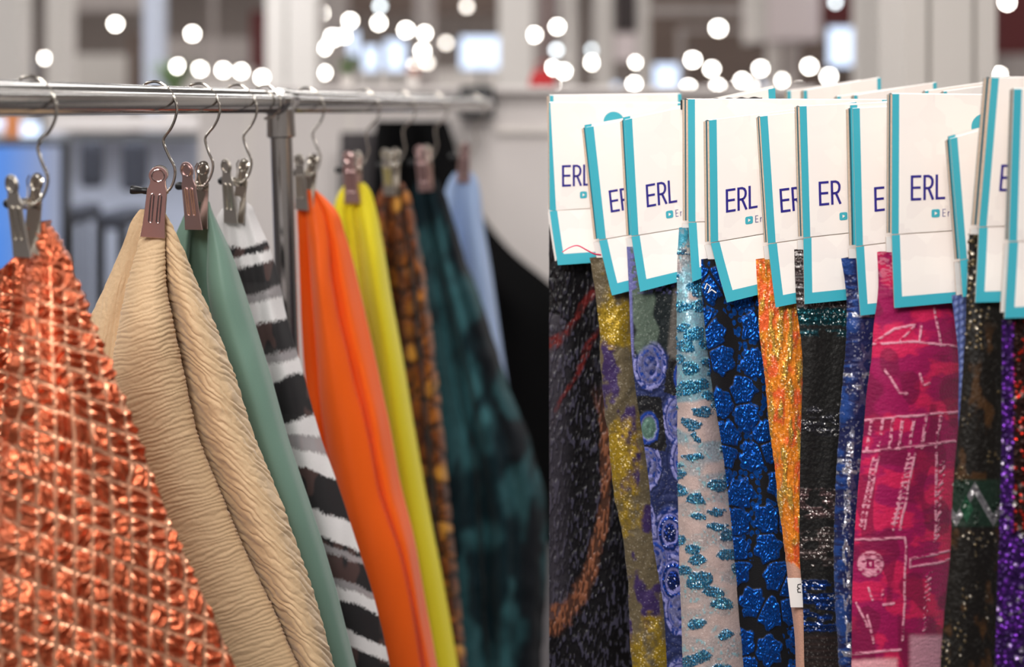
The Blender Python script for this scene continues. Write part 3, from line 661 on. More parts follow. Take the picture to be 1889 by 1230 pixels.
tag(surface('draped_cloth', px, py, dp, .002*(fbm(px/40, py/120, 5, 2)-.5), flat(px, L3(108, 138, 124)), np.zeros(px.shape), m_g, None, .015), 'smooth sage green cloth tucked behind the beige one', 'cloth', 'cloths clipped on the chrome rail')

# black and white burnout stripes
Rs = [(362, 440), (370, 452), (380, 465), (441, 492), (517, 516), (585, 530), (643, 547), (704, 564), (755, 577), (800, 590), (890, 622), (981, 652), (1109, 692), (1230, 720), (1310, 740)]
Ls = [(362, 425), (397, 402), (440, 395), (1310, 420)]
rows = []
for y in [362, 370, 380, 397, 441, 517, 585, 643, 704, 755, 800, 890, 981, 1109, 1230, 1310]:
    g = min(1, (y-356)/150); l, r_ = ed(Ls, y), ed(Rs, y)
    rows.append((y, [(l, .012*g+.006)]+[(l+(r_-l)*f, q*g+.005) for f, q in ((.15, -.004), (.3, .004), (.45, -.012), (.62, -.006), (.8, -.015))]+[(r_, .012*g+.006)]))
px, py, dp = cone(rows, dr(448), 200, 520)
sl = sst(760, 880, py); rg_ = np.interp(py, [q[0] for q in Rs], [q[1] for q in Rs])
tt = py-(-.22*(1-sl)+.45*sl)*(px-rg_+20)+16*(fbm(px/30, py/30, 7, 3)-.5)+7*(np.modf(px/5+fbm(px/9, py/9, 2)*3)[0]-.5)
bands = [(350, 448, 0), (448, 466, 1), (466, 486, 0), (486, 531, 1), (531, 552, 2), (552, 592, 0), (592, 646, 1), (646, 662, 2), (662, 694, 0), (694, 772, 1), (772, 800, 0), (800, 832, 2), (832, 875, 0), (875, 955, 1), (955, 1008, 0), (1008, 1022, 1), (1022, 1036, 2), (1036, 1082, 1), (1082, 1098, 2), (1098, 1124, 0), (1124, 1182, 1), (1182, 1212, 0), (1212, 1400, 1)]
wh, bk, gy = L3(226, 222, 222), L3(38, 36, 38), L3(176, 170, 172)
col = flat(px, wh); sh = np.zeros(px.shape)
patch = fbm(px/26, py/60, 17, 2)
for a, b_, k in bands:
    mk_ = ((tt >= a) & (tt < b_)).astype(float)
    if k == 1:
        col = mix(col, bk, mk_); q = mk_*(sst(.62, .66, patch)); col = mix(col, L3(96, 70, 66), q*.6); sh += mk_*.08
    if k == 2: col = mix(col, gy, mk_); sh += mk_*.3
sh += .12*sst(440, 400, py)
m_s = cloth_mat('burnout_stripe', rough=.75, sheen=.1, wscale=900, wbump=.25, sheer=True)
tag(surface('draped_cloth', px, py, dp, .003*(fbm(px/30, py/90, 15, 2)-.5), col, sh, m_s, None, .012), 'sheer cloth with ragged black and white stripes', 'cloth', 'cloths clipped on the chrome rail')

# orange
Ro = [(350, 583), (358, 592), (372, 607), (385, 619), (436, 639), (517, 661), (597, 679), (678, 697), (780, 719), (919, 745), (1018, 770), (1146, 792), (1230, 806), (1310, 820)]
Lo = [(350, 556), (378, 548), (487, 551), (659, 558), (780, 575), (890, 600), (981, 625), (1109, 660), (1310, 700)]
f1 = [(350, 566), (400, 567), (550, 578), (770, 597), (1000, 640), (1310, 715)]
f2_ = [(350, 577), (403, 600), (550, 615), (696, 650), (780, 672), (926, 701), (1054, 745), (1310, 790)]
rows = []
for y in [350, 358, 372, 385, 436, 517, 597, 678, 780, 919, 1018, 1146, 1230, 1310]:
    g = min(1, (y-340)/160); l, a, b_, r_ = (ed(q, y) for q in (Lo, f1, f2_, Ro))
    rows.append((y, [(l, .02*g+.006), ((l+a)/2, .022*g+.006), (a+1, .024*g+.006), (a-2, -.004*g+.004), (a+(b_-a)*.4, -.03*g+.003), (b_-1, -.012*g+.004), (b_+1, .008*g+.004), (b_+(r_-b_)*.45, -.008*g+.004), (r_, .03*g+.006)]))
px, py, dp = cone(rows, dr(575), 120, 220)
m_o = cloth_mat('orange_silk', rough=.5, sheen=.2, wscale=1500, wbump=.06, transl=.08)
tag(surface('draped_cloth', px, py, dp, .004*(fbm(px/30, py/160, 4, 2)-.5), flat(px, L3(255, 104, 22)), np.zeros(px.shape), m_o, None, .012), 'bright orange silk cloth with soft folds', 'cloth', 'cloths clipped on the chrome rail')
# yellow
Ry = [(337, 672), (343, 678), (355, 685), (374, 691), (440, 705), (550, 723), (670, 745), (780, 763), (926, 789), (1054, 814), (1230, 845), (1310, 858)]
Ly = [(337, 638), (350, 628), (370, 618), (500, 622), (1310, 690)]
rows = []
for y in [337, 343, 355, 374, 440, 550, 670, 780, 926, 1054, 1230, 1310]:
    g = min(1, (y-330)/150); l, r_ = ed(Ly, y), ed(Ry, y)
    rows.append((y, [(l, .022*g+.008)]+[(l+(r_-l)*f, q*g+.005) for f, q in ((.18, -.008), (.32, .018), (.42, .0), (.5, .024), (.58, -.004), (.72, -.03), (.88, -.012))]+[(r_, .02*g+.008)]))
px, py, dp = cone(rows, dr(680), 100, 180)
m_y = cloth_mat('yellow_satin', rough=.5, sheen=.2, wscale=1500, wbump=.06, transl=.08)
tag(surface('draped_cloth', px, py, dp, 0*px, flat(px, L3(244, 228, 40)), np.zeros(px.shape), m_y, None, .012), 'lemon yellow cloth hanging behind the orange one', 'cloth', 'cloths clipped on the chrome rail')
# snakeskin
Rb = [(337, 742), (348, 750), (367, 757), (440, 772), (550, 789), (659, 802), (780, 816), (926, 829), (1054, 842), (1230, 860), (1310, 868)]
Lb = [(337, 708), (367, 695), (500, 690), (1310, 735)]
rows = []
for y in [337, 348, 367, 440, 550, 659, 780, 926, 1054, 1230, 1310]:
    g = min(1, (y-330)/150); l, r_ = ed(Lb, y), ed(Rb, y)
    rows.append((y, [(l, .018*g+.008)]+[(l+(r_-l)*f, q*g+.006) for f, q in ((.22, -.01), (.42, .012), (.55, -.02), (.68, -.012), (.74, .024), (.80, -.014), (.9, -.022))]+[(r_, .014*g+.008)]))
px, py, dp = cone(rows, dr(748), 150, 400)
f1_, ff, idn, dx, dy = worley(px/30+.6*fbm(px/30, py/30, 3), py/44, 77)
edge = ff-f1_; col = mix(flat(px, L3(176, 104, 34)), L3(112, 56, 24), sst(.1, .75, fbm(px/22, py/30, 9, 3)))
col = mix(col, L3(214, 152, 60), sst(.55, .1, f1_)*sst(.4, .7, idn)); col = mix(col, L3(36, 22, 18), sst(.16, .05, edge)); col = mix(col, L3(58, 30, 22), sst(.52, .66, fbm(px/14, py/16, 19, 3))*.8)
m_sn = cloth_mat('snakeskin_print', rough=.5, sheen=.1, wscale=1000, wbump=.15, spec=.4)
tag(surface('draped_cloth', px, py, dp, .002*sst(.0, .3, edge), col, np.zeros(px.shape), m_sn, None, .012), 'amber and black snakeskin print cloth behind the yellow one', 'cloth', 'cloths clipped on the chrome rail')
# teal velvet
Rt = [(330, 805), (345, 815), (398, 834), (451, 851), (535, 880), (604, 906), (681, 928), (740, 950), (800, 974), (853, 990), (926, 1007), (1000, 1011), (1073, 1009), (1219, 1000), (1310, 992)]
Lt = [(330, 770), (345, 764), (500, 770), (800, 805), (1310, 850)]
rows = []
for y in [330, 345, 398, 451, 535, 604, 681, 740, 800, 853, 926, 1000, 1073, 1219, 1310]:
    g = min(1, (y-320)/200); l, r_ = ed(Lt, y), ed(Rt, y); w = .5+.5*math.sin(y/130)
    rows.append((y, [(l, .02*g+.008)]+[(l+(r_-l)*f, q*g+.006) for f, q in ((.15, .004), (.3, -.03), (.45-.06*w, .012), (.56, -.03-.02*w), (.7, -.012), (.85, -.016))]+[(r_, .03*g+.008)]))
px, py, dp = cone(rows, dr(808), 140, 260)
nn = fbm(px/46+fbm(px/40, py/90, 8), py/90, 61, 3)
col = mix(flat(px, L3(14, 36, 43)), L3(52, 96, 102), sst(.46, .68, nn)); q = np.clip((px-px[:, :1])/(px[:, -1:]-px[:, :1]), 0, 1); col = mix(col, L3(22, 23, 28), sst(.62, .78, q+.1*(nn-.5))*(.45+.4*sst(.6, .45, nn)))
m_t = cloth_mat('teal_velvet', rough=.6, sheen=.05, wscale=900, wbump=.2, spec=.15)
tag(surface('draped_cloth', px, py, dp, .012*(fbm(px/50, py/60, 33, 3)-.5)*sst(340, 560, py), col, np.zeros(px.shape), m_t, None, .015), 'dark teal crushed velvet cloth swelling to the right', 'cloth', 'cloths clipped on the chrome rail')
# pale blue
Rl = [(318, 872), (330, 880), (345, 884), (403, 891), (495, 906), (623, 924), (685, 933), (900, 962), (1250, 1000)]
Ll = [(318, 838), (335, 826), (359, 819), (500, 812), (1250, 830)]
rows = []
for y in [318, 330, 345, 403, 495, 623, 685, 900, 1250]:
    g = min(1, (y-310)/150); l, r_ = ed(Ll, y), ed(Rl, y)
    rows.append((y, [(l, .02*g+.008)]+[(l+(r_-l)*f, q*g+.006) for f, q in ((.2, -.01), (.36, .02), (.5, .022), (.64, -.02), (.82, -.03))]+[(r_, .03*g+.008)]))
px, py, dp = cone(rows, dr(880), 80, 120)
m_l = cloth_mat('pale_blue_satin', rough=.5, sheen=.2, wscale=1500, wbump=.06, transl=.15)
tag(surface('draped_cloth', px, py, dp, 0*px, flat(px, L3(176, 200, 238)), np.zeros(px.shape), m_l, None, .015), 'pale blue satin cloth, last on the rail', 'cloth', 'cloths clipped on the chrome rail')
# black garments by the partition
Rk = [(222, 826), (255, 837), (310, 852), (385, 882), (420, 906), (465, 946), (520, 1013), (570, 1070), (700, 1120), (1400, 1140)]
Lk = [(222, 692), (300, 688), (600, 670), (1400, 640)]
rows = []
for y in [222, 255, 310, 385, 420, 465, 520, 570, 700, 1000, 1400]:
    l, r_ = ed(Lk, y), ed(Rk, y); g = min(1, (y-200)/150)
    rows.append((y, [(l, .05)]+[(l+(r_-l)*f, q*g) for f, q in ((.15, .0), (.28, .05), (.42, -.02), (.52, .05), (.68, -.03), (.85, .01))]+[(r_, .06)]))
px, py, dp = cone(rows, 4.35, 90, 120)
m_k = cloth_mat('black_cloth', rough=.9, sheen=0, spec=.1, wscale=600, wbump=.2)
tag(surface('black_drape', px, py, dp, 0*px, flat(px, L3(8, 8, 9)), np.zeros(px.shape), m_k, None, .03), 'black drape sweeping down to the right against the partition', 'drape')
rows = []
for y in [244, 300, 420, 620, 1000]:
    l, r_ = 628-(y-244)*.02, 702; rows.append((y, [(l, .03)]+[(l+(r_-l)*f, q) for f, q in ((.3, .0), (.55, .03), (.8, .0))]+[(r_, .03)]))
px, py, dp = cone(rows, 4.5, 30, 40)
tag(surface('grey_garment', px, py, dp, 0*px, flat(px, L3(86, 82, 84)), np.zeros(px.shape), m_k, None, .01), 'charcoal grey garment hanging left of the black drape', 'garment')

# ------------------------------------------------------------------ swatch cards (right)
def slab(name, quads_front, mats_idx, nu, nv, th, mats, parent):
    """quads_front: nv x nu list of world points facing the camera; thickness th to the back; mats_idx per cell"""
    off = to_world(parent); bm = bmesh.new()
    fr = [[bm.verts.new(p-off) for p in row] for row in quads_front]; bk = [[bm.verts.new(p-off+Vector((0, th, 0))) for p in row] for row in quads_front]
    for j in range(nv-1):
        for i in range(nu-1):
            f = bm.faces.new((fr[j][i], fr[j+1][i], fr[j+1][i+1], fr[j][i+1])); f.material_index = mats_idx(i, j)
            f = bm.faces.new((bk[j][i], bk[j][i+1], bk[j+1][i+1], bk[j+1][i])); f.material_index = mats_idx(i, j)
    E = len(mats)-1
    for j in range(nv-1):
        for i, rev in ((0, 0), (nu-1, 1)):
            q = (fr[j][i], bk[j][i], bk[j+1][i], fr[j+1][i]); f = bm.faces.new(q if not rev else q[::-1]); f.material_index = E
    for i in range(nu-1):
        for j, rev in ((0, 1), (nv-1, 0)):
            q = (fr[j][i], bk[j][i], bk[j][i+1], fr[j][i+1]); f = bm.faces.new(q if not rev else q[::-1]); f.material_index = E
    return objbm(name, bm, mats, parent)
# letters as strokes on a 1 x 1.5 box (y down)
STROKES = {'E': [[(.92, 0), (0, 0), (0, 1.5), (.92, 1.5)], [(0, .74), (.84, .74)]],
           'R': [[(0, 1.5), (0, 0), (.45, 0), (.72, .08), (.88, .25), (.9, .42), (.84, .6), (.68, .74), (.42, .8), (0, .8)], [(.45, .8), (.92, 1.5)]],
           'L': [[(0, 0), (0, 1.5), (.82, 1.5)]],
           'r': [[(0, .6), (0, 1.5)], [(0, .85), (.15, .66), (.4, .6)]]}
ADV = {'E': 1.14, 'R': 1.10, 'L': 1.0, 'r': .6}
def ribbon(bm, pts, w, mapf):
    pts = [Vector((p[0], p[1])) for p in pts]; n = len(pts); Ls, Rs_ = [], []
    for i in range(n):
        a = (pts[i]-pts[i-1]).normalized() if i else (pts[1]-pts[0]).normalized(); b_ = (pts[i+1]-pts[i]).normalized() if i < n-1 else a
        na, nb_ = Vector((-a.y, a.x)), Vector((-b_.y, b_.x)); m_ = (na+nb_).normalized(); k = 1/max(.5, m_.dot(na)); o = m_*w*.5*k
        p = pts[i].copy()
        if i == 0: p -= a*w*.5
        if i == n-1: p += a*w*.5
        Ls.append(bm.verts.new(mapf(*(p+o)))); Rs_.append(bm.verts.new(mapf(*(p-o))))
    for i in range(n-1): bm.faces.new((Ls[i], Ls[i+1], Rs_[i+1], Rs_[i]))
def print_word(word, x0, y0, h, w, mapf, off, tr=1.0):
    bm = bmesh.new(); x = x0; s = h/1.5
    for ch in word:
        for st in STROKES[ch]: ribbon(bm, [(x+p[0]*s*.57, y0+p[1]*s) for p in st], w, lambda a, b_: mapf(a, b_)-off)
        x += ADV[ch]*s*tr*.72
    return bm
CARDB = [M['card_white'], M['teal'], M['board'], M['gap_shade'], M['board']]
CARDW = [M['card_white'], M['teal'], M['board']]
def swatch(label, d, TL, TR, CL, BL, crs, bs, spine=9, sw=13, word='ERL', tx=33, icon=True, sw0=None, dot=False, small=1.0, group='swatch cards in the front row', yaw=.03, kick=.006, bb=20, peek=False):
    k = d/1.55; w = TR[0]-TL[0]
    t = thing('swatch_hanger', label, 'swatch', P(CL[0], CL[1], d+.008), group); off = to_world(t)
    sw0 = sw if sw0 is None else sw0
    CR = (CL[0]+w, CL[1]+w*crs); BR = (BL[0]+w, BL[1]+w*bs)
    def face(u, v, z=0):      # u px from the left edge, v 0 top .. 1 crease
        f = u/w; lx, ly = TL[0]+(CL[0]-TL[0])*v, TL[1]+(CL[1]-TL[1])*v; rx, ry = TR[0]+(CR[0]-TR[0])*v, TR[1]+(CR[1]-TR[1])*v
        return P(lx+(rx-lx)*f, ly+(ry-ly)*f, d+yaw*f+z)
    def flap(u, v, z=0, kk=kick):
        f = u/w; lx, ly = CL[0]+(BL[0]-CL[0])*(v+.12*v*(v-1)), CL[1]+(BL[1]-CL[1])*v; rx, ry = CR[0]+(BR[0]-CR[0])*v, CR[1]+(BR[1]-CR[1])*v
        return P(lx+(rx-lx)*f, ly+(ry-ly)*f, d+yaw*f+z-kk*v)
    th = .0016
    def cols(v): s = sw0+(sw-sw0)*v; return [0, s, w-sw, w]
    q = [[face(u, v) for u in cols(v)] for v in (0, .5, .996)]
    fp = slab('front_panel', q, lambda i, j: 1 if i in (0, 2) else 0, 4, 3, th, CARDW, t)
    hb = bb/math.hypot(BL[0]-CL[0], BL[1]-CL[1])
    q = [[flap(u, v) for u in [0, sw*1.15, w-sw, w]] for v in (.006, .3, .6, 1-hb, 1)]
    slab('front_flap', q, lambda i, j: 1 if (i in (0, 2) or j == 3) else 0, 4, 5, th, CARDW, t)
    # inner and back sheets, a painted gap shade between, each further back and left
    for nm, sx, z, mi in (('inner_panel', spine*.36, .0030, 2), ('gap_shade_sheet', spine*.58, .0060, 3), ('back_panel', spine, .0095, 2)):
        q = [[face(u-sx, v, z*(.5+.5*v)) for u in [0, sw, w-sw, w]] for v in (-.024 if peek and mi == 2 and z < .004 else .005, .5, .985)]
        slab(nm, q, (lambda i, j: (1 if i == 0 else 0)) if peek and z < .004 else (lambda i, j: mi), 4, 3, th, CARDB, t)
    q = [[flap(u-spine-2, v, .0105, -.006) for u in [0, sw, w-sw, w]] for v in (.02, .5, .92)]
    slab('back_flap', q, lambda i, j: 0, 4, 3, th, CARDW, t)
    # top fold joining the sheets
    q0 = [face(u, 0.0, 0) for u in (1, w-1)]; q1 = [face(u-spine, 0.004, .0065) for u in (1, w-1)]
    bm = bmesh.new(); vs = [bm.verts.new(p-off+Vector((0, 0, dz))) for p, dz in ((q0[0], .0), (q0[1], .0), ((q0[1]+q1[1])/2, .0012), (q1[1], 0), (q1[0], 0), ((q0[0]+q1[0])/2, .0012))]
    bm.faces.new((vs[0], vs[1], vs[2], vs[5])); bm.faces.new((vs[5], vs[2], vs[3], vs[4]))
    objbm('top_fold', bm, M['card_white'], t)
    # print
    H = math.hypot(CL[0]-TL[0], CL[1]-TL[1]); z = -.0005
    mp = lambda a, b_: face(a, b_/H, z); k2 = small/k
    if word:
        bm = print_word(word, tx, H*.592, 38*k2*1.02, 4.2*k2, mp, off, 1.0); objbm('printed_name', bm, M['navy'], fp).location = (0, 0, 0)
        if icon:
            ix, iy_, s = tx+33*k2, H*.835, 14*k2; bm = bmesh.new(); pts = []
            for cx_, cy_, a0 in ((s-3, 3, -90), (s-3, s-3, 0), (3, s-3, 90), (3, 3, 180)):
                for q_ in range(4): a = math.radians(a0+30*q_); pts.append((ix+cx_+3*math.cos(a), iy_+cy_+3*math.sin(a)))
            bm.faces.new([bm.verts.new(mp(*p)-off) for p in pts]); o = objbm('play_badge', bm, M['teal'], fp)
            mp2 = lambda a, b_: face(a, b_/H, z*1.8); bm = bmesh.new()
            bm.faces.new([bm.verts.new(mp2(*p)-off) for p in ((ix+s*.38, iy_+s*.28), (ix+s*.72, iy_+s*.5), (ix+s*.38, iy_+s*.72))]); objbm('play_arrow', bm, M['card_white'], fp)
            bm = print_word('Er', ix+s+5*k2, iy_+1, 12*k2, 1.1*k2, mp, off, 1.35); objbm('printed_small_name', bm, M['navy'], fp)
    if dot:
        bm = bmesh.new(); bm.faces.new([bm.verts.new(face(dot[0]+dot[2]*math.cos(a), (dot[1]+dot[2]*math.sin(a))/H, z)-off) for a in [2*math.pi*q_/32 for q_ in range(32)]]); objbm('teal_dot', bm, M['teal'], fp)
    return t
def strip(lt, rt, d, nu, nv, bulge=.008, y0=None, y1=1320, fold=0, top=.5):
    """hanging swatch cloth between its left and right edges"""
    ys = [q[0] for q in lt]; y0 = y0 or ys[0]; v = np.linspace(y0, y1, nv)
    l = herm(ys, [q[1] for q in lt], v); r_ = herm([q[0] for q in rt], [q[1] for q in rt], v)
    u = np.linspace(0, 1, nu)[None, :]; px = l[:, None]+(r_-l)[:, None]*(u+.0*u); py = np.repeat(v[:, None], nu, 1)
    g = sst(y0+50, y0+240, py)*(1-top)+top
    dp = d-bulge*g*(1-np.abs(2*u-1)**2.3)+fold*np.sin(u*9+py/170)*g
    return px, py, dp+.03*np.clip(px-l[:, None], 0, 290)/290
lb = [(475, 1088), (530, 1098), (600, 1106), (670, 1108), (725, 1112), (800, 1122), (908, 1134), (985, 1149), (1054, 1158), (1146, 1161), (1230, 1167), (1330, 1174)]
lc = [(455, 1156), (530, 1160), (660, 1166), (712, 1172), (800, 1185), (890, 1197), (1000, 1204), (1109, 1222), (1226, 1230), (1330, 1236)]
ld = [(420, 1252), (440, 1251), (497, 1249), (600, 1248), (725, 1249), (817, 1250), (963, 1251), (1073, 1255), (1230, 1261), (1330, 1266)]
rdd = [(420, 1272), (440, 1273), (523, 1298), (582, 1306), (693, 1316), (790, 1333), (963, 1361), (1054, 1376), (1128, 1388), (1230, 1394), (1330, 1396)]
le = [(478, 1293), (523, 1294), (600, 1300), (700, 1312), (800, 1328), (1330, 1380)]
lf = [(478, 1394), (556, 1399), (611, 1401), (693, 1411), (790, 1421), (897, 1434), (1000, 1446), (1065, 1453), (1109, 1458), (1164, 1465), (1230, 1468), (1330, 1470)]
lg = [(460, 1465), (520, 1467), (569, 1470), (628, 1478), (676, 1481), (751, 1479), (934, 1475), (1043, 1476), (1091, 1480), (1230, 1484), (1330, 1488)]
lh = [(476, 1552), (530, 1560), (611, 1562), (693, 1556), (757, 1551), (926, 1541), (1036, 1539), (1146, 1544), (1230, 1548), (1330, 1550)]
li = [(465, 1618), (530, 1620), (601, 1612), (660, 1608), (725, 1599), (800, 1593), (871, 1586), (981, 1577), (1073, 1573), (1230, 1571), (1330, 1570)]
ri = [(465, 1660), (530, 1740), (562, 1756), (628, 1766), (725, 1770), (800, 1768), (890, 1762), (1036, 1755), (1146, 1746), (1230, 1740), (1330, 1736)]
lj = [(545, 1755), (600, 1762), (660, 1768), (745, 1768), (900, 1766), (1330, 1755)]
lk_ = [(432, 1788), (500, 1787), (546, 1783), (620, 1781), (692, 1776), (745, 1772), (800, 1767), (890, 1759), (1036, 1752), (1146, 1741), (1230, 1735), (1330, 1730)]
ll = [(590, 1848), (725, 1848), (780, 1848), (963, 1844), (1109, 1839), (1230, 1835), (1330, 1830)]
def sh(tab, dx, dx2=None): n = len(tab); return [(y, x+dx+((dx2-dx)*i/(n-1) if dx2 is not None else 0)) for i, (y, x) in enumerate(tab)]
gm = lambda n, **k: cloth_mat(n, **k)

# A: black relief cloth
tA = swatch('leftmost swatch card over black relief cloth with rust red arcs', 1.66, (1013, 189), (1262, 190), (1014, 389), (1029, 489), -.06, -.07, 2, 12, 'ERL', 25, True, 2, (119, 36, 19))
px, py, dp = strip([(395, 1013), (700, 1013), (1330, 1013)], [(395, 1100), (600, 1190), (1330, 1230)], 1.678, 220, 520, .004, fold=.003, top=1)
rg = np.abs(np.hypot((px-1005)/113, (py-860)/285)-1); cr2 = np.abs((py-545)-(1098-px)*1.05+12*np.sin(px/17)); cr3 = np.abs((py-620)-(1100-px)*1.5+8*np.sin(py/19)-.006*(1100-px)**2)
nz = fbm(px/16, py/16, 3, 3); dash = fbm(px/3.6+.25*py/9, py/11, 12, 2)
inner = (np.hypot((px-1005)/113, (py-860)/285) < 1)
col = flat(px, L3(10, 9, 13)); col = mix(col, L3(60, 58, 74), sst(.60, .72, dash)*.8*np.where(inner | (py > 1060), 1, .45)); col = mix(col, L3(72, 68, 78), inner*sst(1065, 1020, px)*.45)
col = mix(col, L3(120, 74, 52), sst(.12, .05, rg+.1*(nz-.5))*sst(700, 800, py)*(.25+.75*sst(.42, .6, dash))); col = mix(col, L3(92, 28, 27), np.maximum(sst(17, 4, cr2+16*(nz-.5)), sst(15, 3, cr3+16*(nz-.5)))*sst(790, 700, py)*(.25+.75*sst(.40, .62, fbm(px/6+py/14, py/9, 44, 2))))
m_A = gm('black_relief_cloth', rough=.4, sheen=0, wscale=800, wbump=.3, spec=.35)
surface('fabric', px, py, dp, .0013*sst(.45, .7, dash)+.0012*(nz-.5), col, np.zeros(px.shape), m_A, tA, .006)
# B
tB = swatch('swatch card over olive, gold and purple crinkled cloth', 1.63, (1082, 235), (1360, 186), (1105, 443), (1129, 545), -.17, -.26, 9, 13, 'ER', 29, False, peek=True)
px, py, dp = strip(lb, sh(lc, 0, 40), 1.640, 110, 420, .014)
n1 = fbm(px/60, py/120, 3, 3); n2 = fbm(px/40, py/80, 23, 3); n3 = fbm(px/7, py/7, 5, 2)
col = mix(flat(px, L3(98, 87, 66)), L3(58, 42, 86), sst(.53, .59, n2+.1*(n3-.5))); col = mix(col, L3(158, 130, 34), sst(.48, .64, n1+.16*(n3-.5)))
m_Bm = gm('gold_purple_lurex', rough=.5, sheen=.2, glit=.8, gscale=760, gmetal=.6, grough=.35, wscale=500, wbump=.5, gspark=.06)
fo = fbm(px/26+py/60, py/50, 37, 2)
surface('fabric', px, py, dp, .006*(fo-.5)+.0012*n3, col, .25+.4*sst(.5, .6, n1), m_Bm, tB, .006)
bm = bmesh.new(); bm_tube(bm, smooth_path([P(1037, 465, 1.615)-tB.location, P(1052, 456, 1.612)-tB.location, P(1066, 453, 1.612)-tB.location, P(1082, 461, 1.615)-tB.location, P(1096, 468, 1.62)-tB.location, P(1108, 470, 1.63)-tB.location]), [.0006+.00002*k for k in range(31)], 6)
tag(objbm('loose_thread', bm, M['thread_pink'], tB, True), 'loose pink thread at the cloth edge')
# C
tC = swatch('swatch card over black cloth with blue and lilac scallops', 1.60, (1153, 221), (1430, 162), (1165, 436), (1181, 538), -.16, -.26, 9, 13, 'ERL', 33, peek=True)
px, py, dp = strip(lc, sh(ld, 30, 40), 1.608, 150, 460, .004, fold=.002)
n3 = fbm(px/6, py/6, 5, 2); f1_, ff, idn, dx, dy = worley(px/62+.2*fbm(px/40, py/40, 2), py/70+.3*n3*.3, 41, .7)
low = sst(640, 655, py+14*np.cos((px-1205)/14)+6*(n3-.5))
top_ = mix(flat(px, L3(22, 30, 32)), L3(86, 100, 88), sst(10, 4, np.abs(px-1185-(py-560)*.12+4*np.sin(py/9))-14)); top_ = mix(top_, L3(96, 90, 84), sst(4, -4, 1240-px-.1*(py-560)))
top_ = mix(top_, L3(104, 104, 160), np.maximum(sst(545, 535, py)*sst(.45, .5, n3), sst(1168, 1164, px-.03*(py-540))))
f1_, ff, idn, dx, dy = worley((px-6)/58+.06*n3, py/92+.05*n3, 44, .55); rw = f1_*1.0+.05*(n3-.5)
bot = flat(px, L3(16, 44, 116)); ringm = lambda a, b_: sst(a-.02, a+.02, rw)*sst(b_+.02, b_-.02, rw)
bot = mix(bot, L3(122, 122, 178), ringm(.20, .26)); bot = mix(bot, L3(20, 60, 150), ringm(.28, .36)); bot = mix(bot, L3(110, 110, 166), ringm(.36, .40)); bot = mix(bot, L3(134, 134, 188), ringm(.43, .52)*sst(.3, .5, n3)); bot = mix(bot, L3(30, 40, 84), sst(.5, .56, rw))
bot = mix(bot, L3(96, 98, 140), (idn > .66)*sst(.40, .36, rw)*sst(.3, .6, n3)); bot = mix(bot, L3(20, 20, 24), (idn < .2)*sst(.3, .36, rw)); bot = mix(bot, L3(84, 116, 104), (idn < .2)*sst(.26, .2, rw))
col = mix(top_, bot, low); gl_ = low*.8*np.maximum(sst(.22, .18, rw), ringm(.28, .36))*(idn < .66)*(idn > .2)+.18
m_Cm = gm('blue_embroidery', rough=.7, sheen=.3, glit=.9, gscale=700, gmetal=.8, grough=.3, wscale=700, wbump=.5, gspark=.06)
surface('fabric', px, py, dp, .0016*low*np.abs(np.sin(rw*16))+.0014*n3, col, np.clip(gl_, 0, 1), m_Cm, tC, .006)
# D
tD = swatch('swatch card seen edge-on over sheer pinkish cloth with turquoise beads', 1.57, (1269, 183), (1640, 184), (1270, 410), (1277, 520), -.03, -.40, 10, 13, None, 33, False, bb=22)
px, py, dp = strip(ld, rdd, 1.576, 190, 520, .024, top=.2)
s1 = fbm(px/26, py/20, 5, 2); s2 = fbm(px/5, py/5, 51, 2); am = .47+.14*sst(600, 900, py)
fD, fD2, iD, dxD, dyD = worley(px/37+.5*(fbm(px/60, py/60, 4)-.5), py/31, 23, .95); rD = np.hypot(dxD*.85+.3*dyD*np.sin(iD*20), dyD*1.25)+.5*(s1-.5)+.2*(s2-.5)
keep = np.where(py+70*(s1-.5) < 800, 1., (iD > .45)*1.); cl = sst(.47, .40, rD)*keep*sst(452, 470, py-60*sst(.5, .55, s1)*0)*np.where((py > 470) & (py < 505), .15, 1); wash = sst(.33, .52, fbm(px/40, py/26, 15, 2)+.22*sst(760, 620, py)-.05)*.9
dots = worley(px/4.2, py/4.2, 9, .6)[0]
col = mix(flat(px, L3(190, 168, 162)), L3(128, 164, 178), wash*sst(960, 700, py)*.9+wash*.22); col = mix(col, L3(196, 178, 168), sst(505, 470, py)*sst(440, 460, py)*.8)
col = mix(col, L3(40, 140, 172), cl*.7); col = mix(col, L3(4, 106, 150), cl*sst(.62, .3, dots)); col = mix(col, L3(120, 196, 208), sst(.66, .7, s2)*wash*.6); col = mix(col, L3(70, 160, 185), sst(462, 450, py)*sst(.4, .5, s2))
m_D = gm('beaded_organza', rough=.45, sheen=.3, glit=.8, gscale=520, gmetal=.55, grough=.22, wscale=800, wbump=.3, spec=.5, gspark=.02)
surface('fabric', px, py, dp, .0018*cl*sst(.6, .2, dots)+.0022*(fbm(px/30, py/40, 81, 2)-.5)+.0003*s2, col, np.clip(cl+.25*wash+.18, 0, 1), m_D, tD, .006)
